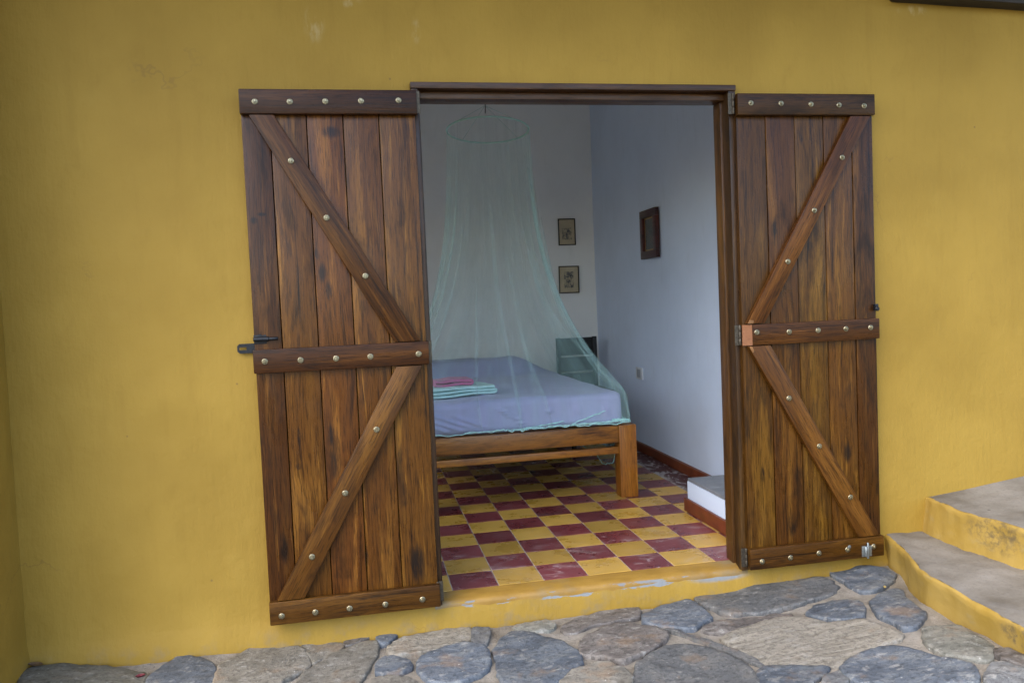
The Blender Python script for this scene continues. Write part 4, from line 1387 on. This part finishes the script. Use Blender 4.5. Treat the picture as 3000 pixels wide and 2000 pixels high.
# gathered folds that read as pale lines
def fold(s0, drift, w, t0, t1, name='gathered_fold'):
    V, F = [], []
    n = 40
    for j in range(n+1):
        t = t0+(t1-t0)*j/n
        ww = w*(0.35+0.65*math.sin(math.pi*min(1, .15+j/n*.8)))
        p = net_point(s0+drift*t, t)
        tan = Vector((-math.sin(s0), math.cos(s0), 0))
        dd = Vector((math.cos(s0), math.sin(s0), 0))
        for k, (u, o2) in enumerate(((-1, 0), (-.3, .010), (.4, .012), (1, 0.002))):
            V.append(p+tan*u*ww+dd*(o2+.004))
    for j in range(n):
        for k in range(3):
            F.append((j*4+k, j*4+k+1, (j+1)*4+k+1, (j+1)*4+k))
    mesh(name, V, F, M_FOLD, net, smooth=True)
M_FOLD = net_mat('net_fold', 0.085, (0.65, 0.96, 0.90))
for s0, dr, w_, t0, t1 in ((4.42, .35, .016, .28, 1.0), (4.62, .42, .014, .45, 1.0), (5.05, .55, .012, .30, 1.0), (5.45, .16, .018, .10, 1.0), (5.62, .10, .020, .15, .95),
                           (5.74, .02, .026, .2, .9), (5.95, -.2, .022, .3, .86), (6.15, -.25, .03, .35, .86), (3.75, .0, .016, .2, .95), (3.98, -.05, .014, .3, 1.0), (4.15, .1, .012, .5, 1.0)):
    fold(s0, dr, w_, t0, t1)
    fold(s0+.006, dr, w_*.35, t0+.05, t1)

# ------------------------------------------------------------------ pictures
def picture(name, label, corners, back_y, fw, depth, mframe, mprint, pr, tilt):
    (x0, z0), (x1, z1) = corners
    cx, cz = (x0+x1)/2, (z0+z1)/2
    e = empty(name, (cx, back_y, cz))
    e.rotation_euler = (0, tilt, 0)
    tag(e, label, 'picture', 'pictures on the bedroom walls')
    w, h = (x1-x0)/2, (z1-z0)/2
    def fb(nm, a, b, c, d, y0, y1, m, bev):
        bm = prism_bm([(a, c), (b, c), (b, d), (a, d)], y0-y1, bev)
        o = bm_obj(nm, bm, m, None, Matrix(((1, 0, 0, 0), (0, 0, -1, y0), (0, 1, 0, 0), (0, 0, 0, 1))), smooth=True, angle=R(35))
        o.parent = e
        return o
    g = -0.004
    fb('frame', -w, w, h-fw, h, g, g-depth, mframe, .002)
    fb('frame', -w, w, -h, -h+fw, g, g-depth, mframe, .002)
    fb('frame', -w, -w+fw, -h+fw+.0006, h-fw-.0006, g, g-depth, mframe, .002)
    fb('frame', w-fw, w, -h+fw+.0006, h-fw-.0006, g, g-depth, mframe, .002)
    fb('mount', -w+fw-.001, w-fw+.001, -h+fw-.001, h-fw+.001, g, g-depth*.35, M_PAPER if mprint is not None else M_GOLD, 0)
    a, b, c, d = pr
    o = fb('print', a-cx, b-cx, c-cz, d-cz, g-depth*.35, g-depth*.35-.0008, mprint or painting_mat(), 0)
    fb('glass', -w+fw+.0004, w-fw-.0004, -h+fw+.0004, h-fw-.0004, g-depth*.35-.003, g-depth*.35-.005, M_GLASS, 0)
    return e
picture('framed_print', 'upper of two small framed prints on the back wall', ((1.521, 1.705), (1.681, 1.944)), RY1-.003, .0095, .014, M_PFR, print_mat('print_a', 3.1), (1.557, 1.644, 1.756, 1.86), R(0.2))
picture('framed_print', 'lower of two small framed prints on the back wall', ((1.509, 1.274), (1.698, 1.519)), RY1-.003, .0095, .014, M_PFR, print_mat('print_b', 8.4), (1.559, 1.646, 1.322, 1.468), R(0.6))
e = picture('framed_painting', 'thick dark red framed picture on the side wall', ((-.158, -.177), (.158, .177)), 0.0, .055, .030, M_PFR2, None, (-.09, .09, -.11, .11), 0)
e.location = (RX1-.003, 2.26, 1.667)
e.rotation_euler = (0, 0, R(-90))

# socket on the side wall
e = empty('wall_socket', (RX1-.004, 2.612, 0.617))
tag(e, 'pale grey wall socket on the side wall beside the bed', 'socket')
box('plate', (RX1-.013, 2.545, 0.571), (RX1-.0005, 2.680, 0.663), M_SOCK, e, 'y', 0.003)
box('insert', (RX1-.016, 2.575, 0.585), (RX1-.0135, 2.650, 0.649), M_SOCKIN, e, 'y', 0.0008)

# ------------------------------------------------------------------ black chair by the head of the bed
def chair():
    e = empty('ladder_back_chair', (1.57, 3.1, 0))
    tag(e, 'black wooden ladder back chair between bed and side wall', 'chair')
    x0, x1 = 1.375, 1.735
    for x in (x0, x1-.035):
        box('rear_leg', (x, 3.33, 0), (x+.035, 3.365, 0.89), M_BLACK, e, 'z', 0.004)
        box('front_leg', (x, 2.93, 0), (x+.035, 2.965, 0.435), M_BLACK, e, 'z', 0.004)
    for z0, z1 in ((0.735, 0.885), (0.595, 0.720), (0.475, 0.580)):
        box('back_slat', (x0+.0355, 3.338, z0), (x1-.0355, 3.358, z1), M_BLACK, e, 'x', 0.004)
    box('seat', (x0-.005, 2.90, 0.436), (x1+.012, 3.329, 0.462), M_BLACK, e, 'y', 0.006)
    for z in (0.18, 0.30):
        box('stretcher', (x0+.0355, 2.94, z), (x1-.0355, 2.958, z+.02), M_BLACK, e, 'x', 0.003)
        for x in (x0+.008, x1-.027):
            box('stretcher', (x, 2.9655, z+.03), (x+.018, 3.3295, z+.05), M_BLACK, e, 'y', 0.003)
chair()

# ------------------------------------------------------------------ fallen leaves on the paving
def fallen_leaf(label, u, v, L_, W_, rz, mat, curl, lift=.012):
    x, y = ground_hit(u, v)
    z = gz(x, min(y, 0))+lift
    n, m = 10, 4
    V, F = [], []
    for i in range(n+1):
        s = i/n
        w = W_*math.sin(math.pi*min(1, s*.96+.02))**.8
        for k in range(m+1):
            q = -1+2*k/m
            V.append((s*L_-L_/2, q*w/2, curl*(4*(s-.5)**2) + curl*1.2*q*q*(w/W_)+.002*nz(s*5, q*3, u)))
    for i in range(n):
        for k in range(m):
            F.append((i*(m+1)+k, (i+1)*(m+1)+k, (i+1)*(m+1)+k+1, i*(m+1)+k+1))
    N = len(V)
    V += [(a, b, c-.0008) for a, b, c in V]
    F += [tuple(N+q for q in f[::-1]) for f in F[:n*m]]
    me = bpy.data.meshes.new('fallen_leaf')
    me.from_pydata(V, [], F)
    me.polygons.foreach_set('use_smooth', [True]*len(me.polygons))
    me.materials.append(mat)
    o = bpy.data.objects.new('fallen_leaf', me)
    o.location = (x, y-.01, z)
    o.rotation_euler = (0, 0, rz)
    link(o)
    return tag(o, label, 'leaf', 'fallen leaves on the stone paving')
fallen_leaf('curled brown dry leaf in the corner of the two yellow walls', 108, 1956, .062, .022, R(-18), leaf_mat('dry_leaf', (0.10, 0.055, 0.025), (0.20, 0.12, 0.055)), .010)
fallen_leaf('dark red petal lying on the green grey stone', 414, 1987, .034, .024, R(10), leaf_mat('red_petal', (0.09, 0.008, 0.014), (0.16, 0.02, 0.03)), .006)
fallen_leaf('tiny yellowish leaf between two blue stones below the right door leaf', 2588, 1726, .030, .012, R(55), leaf_mat('yellow_leaf', (0.40, 0.30, 0.10), (0.30, 0.24, 0.10)), .004)
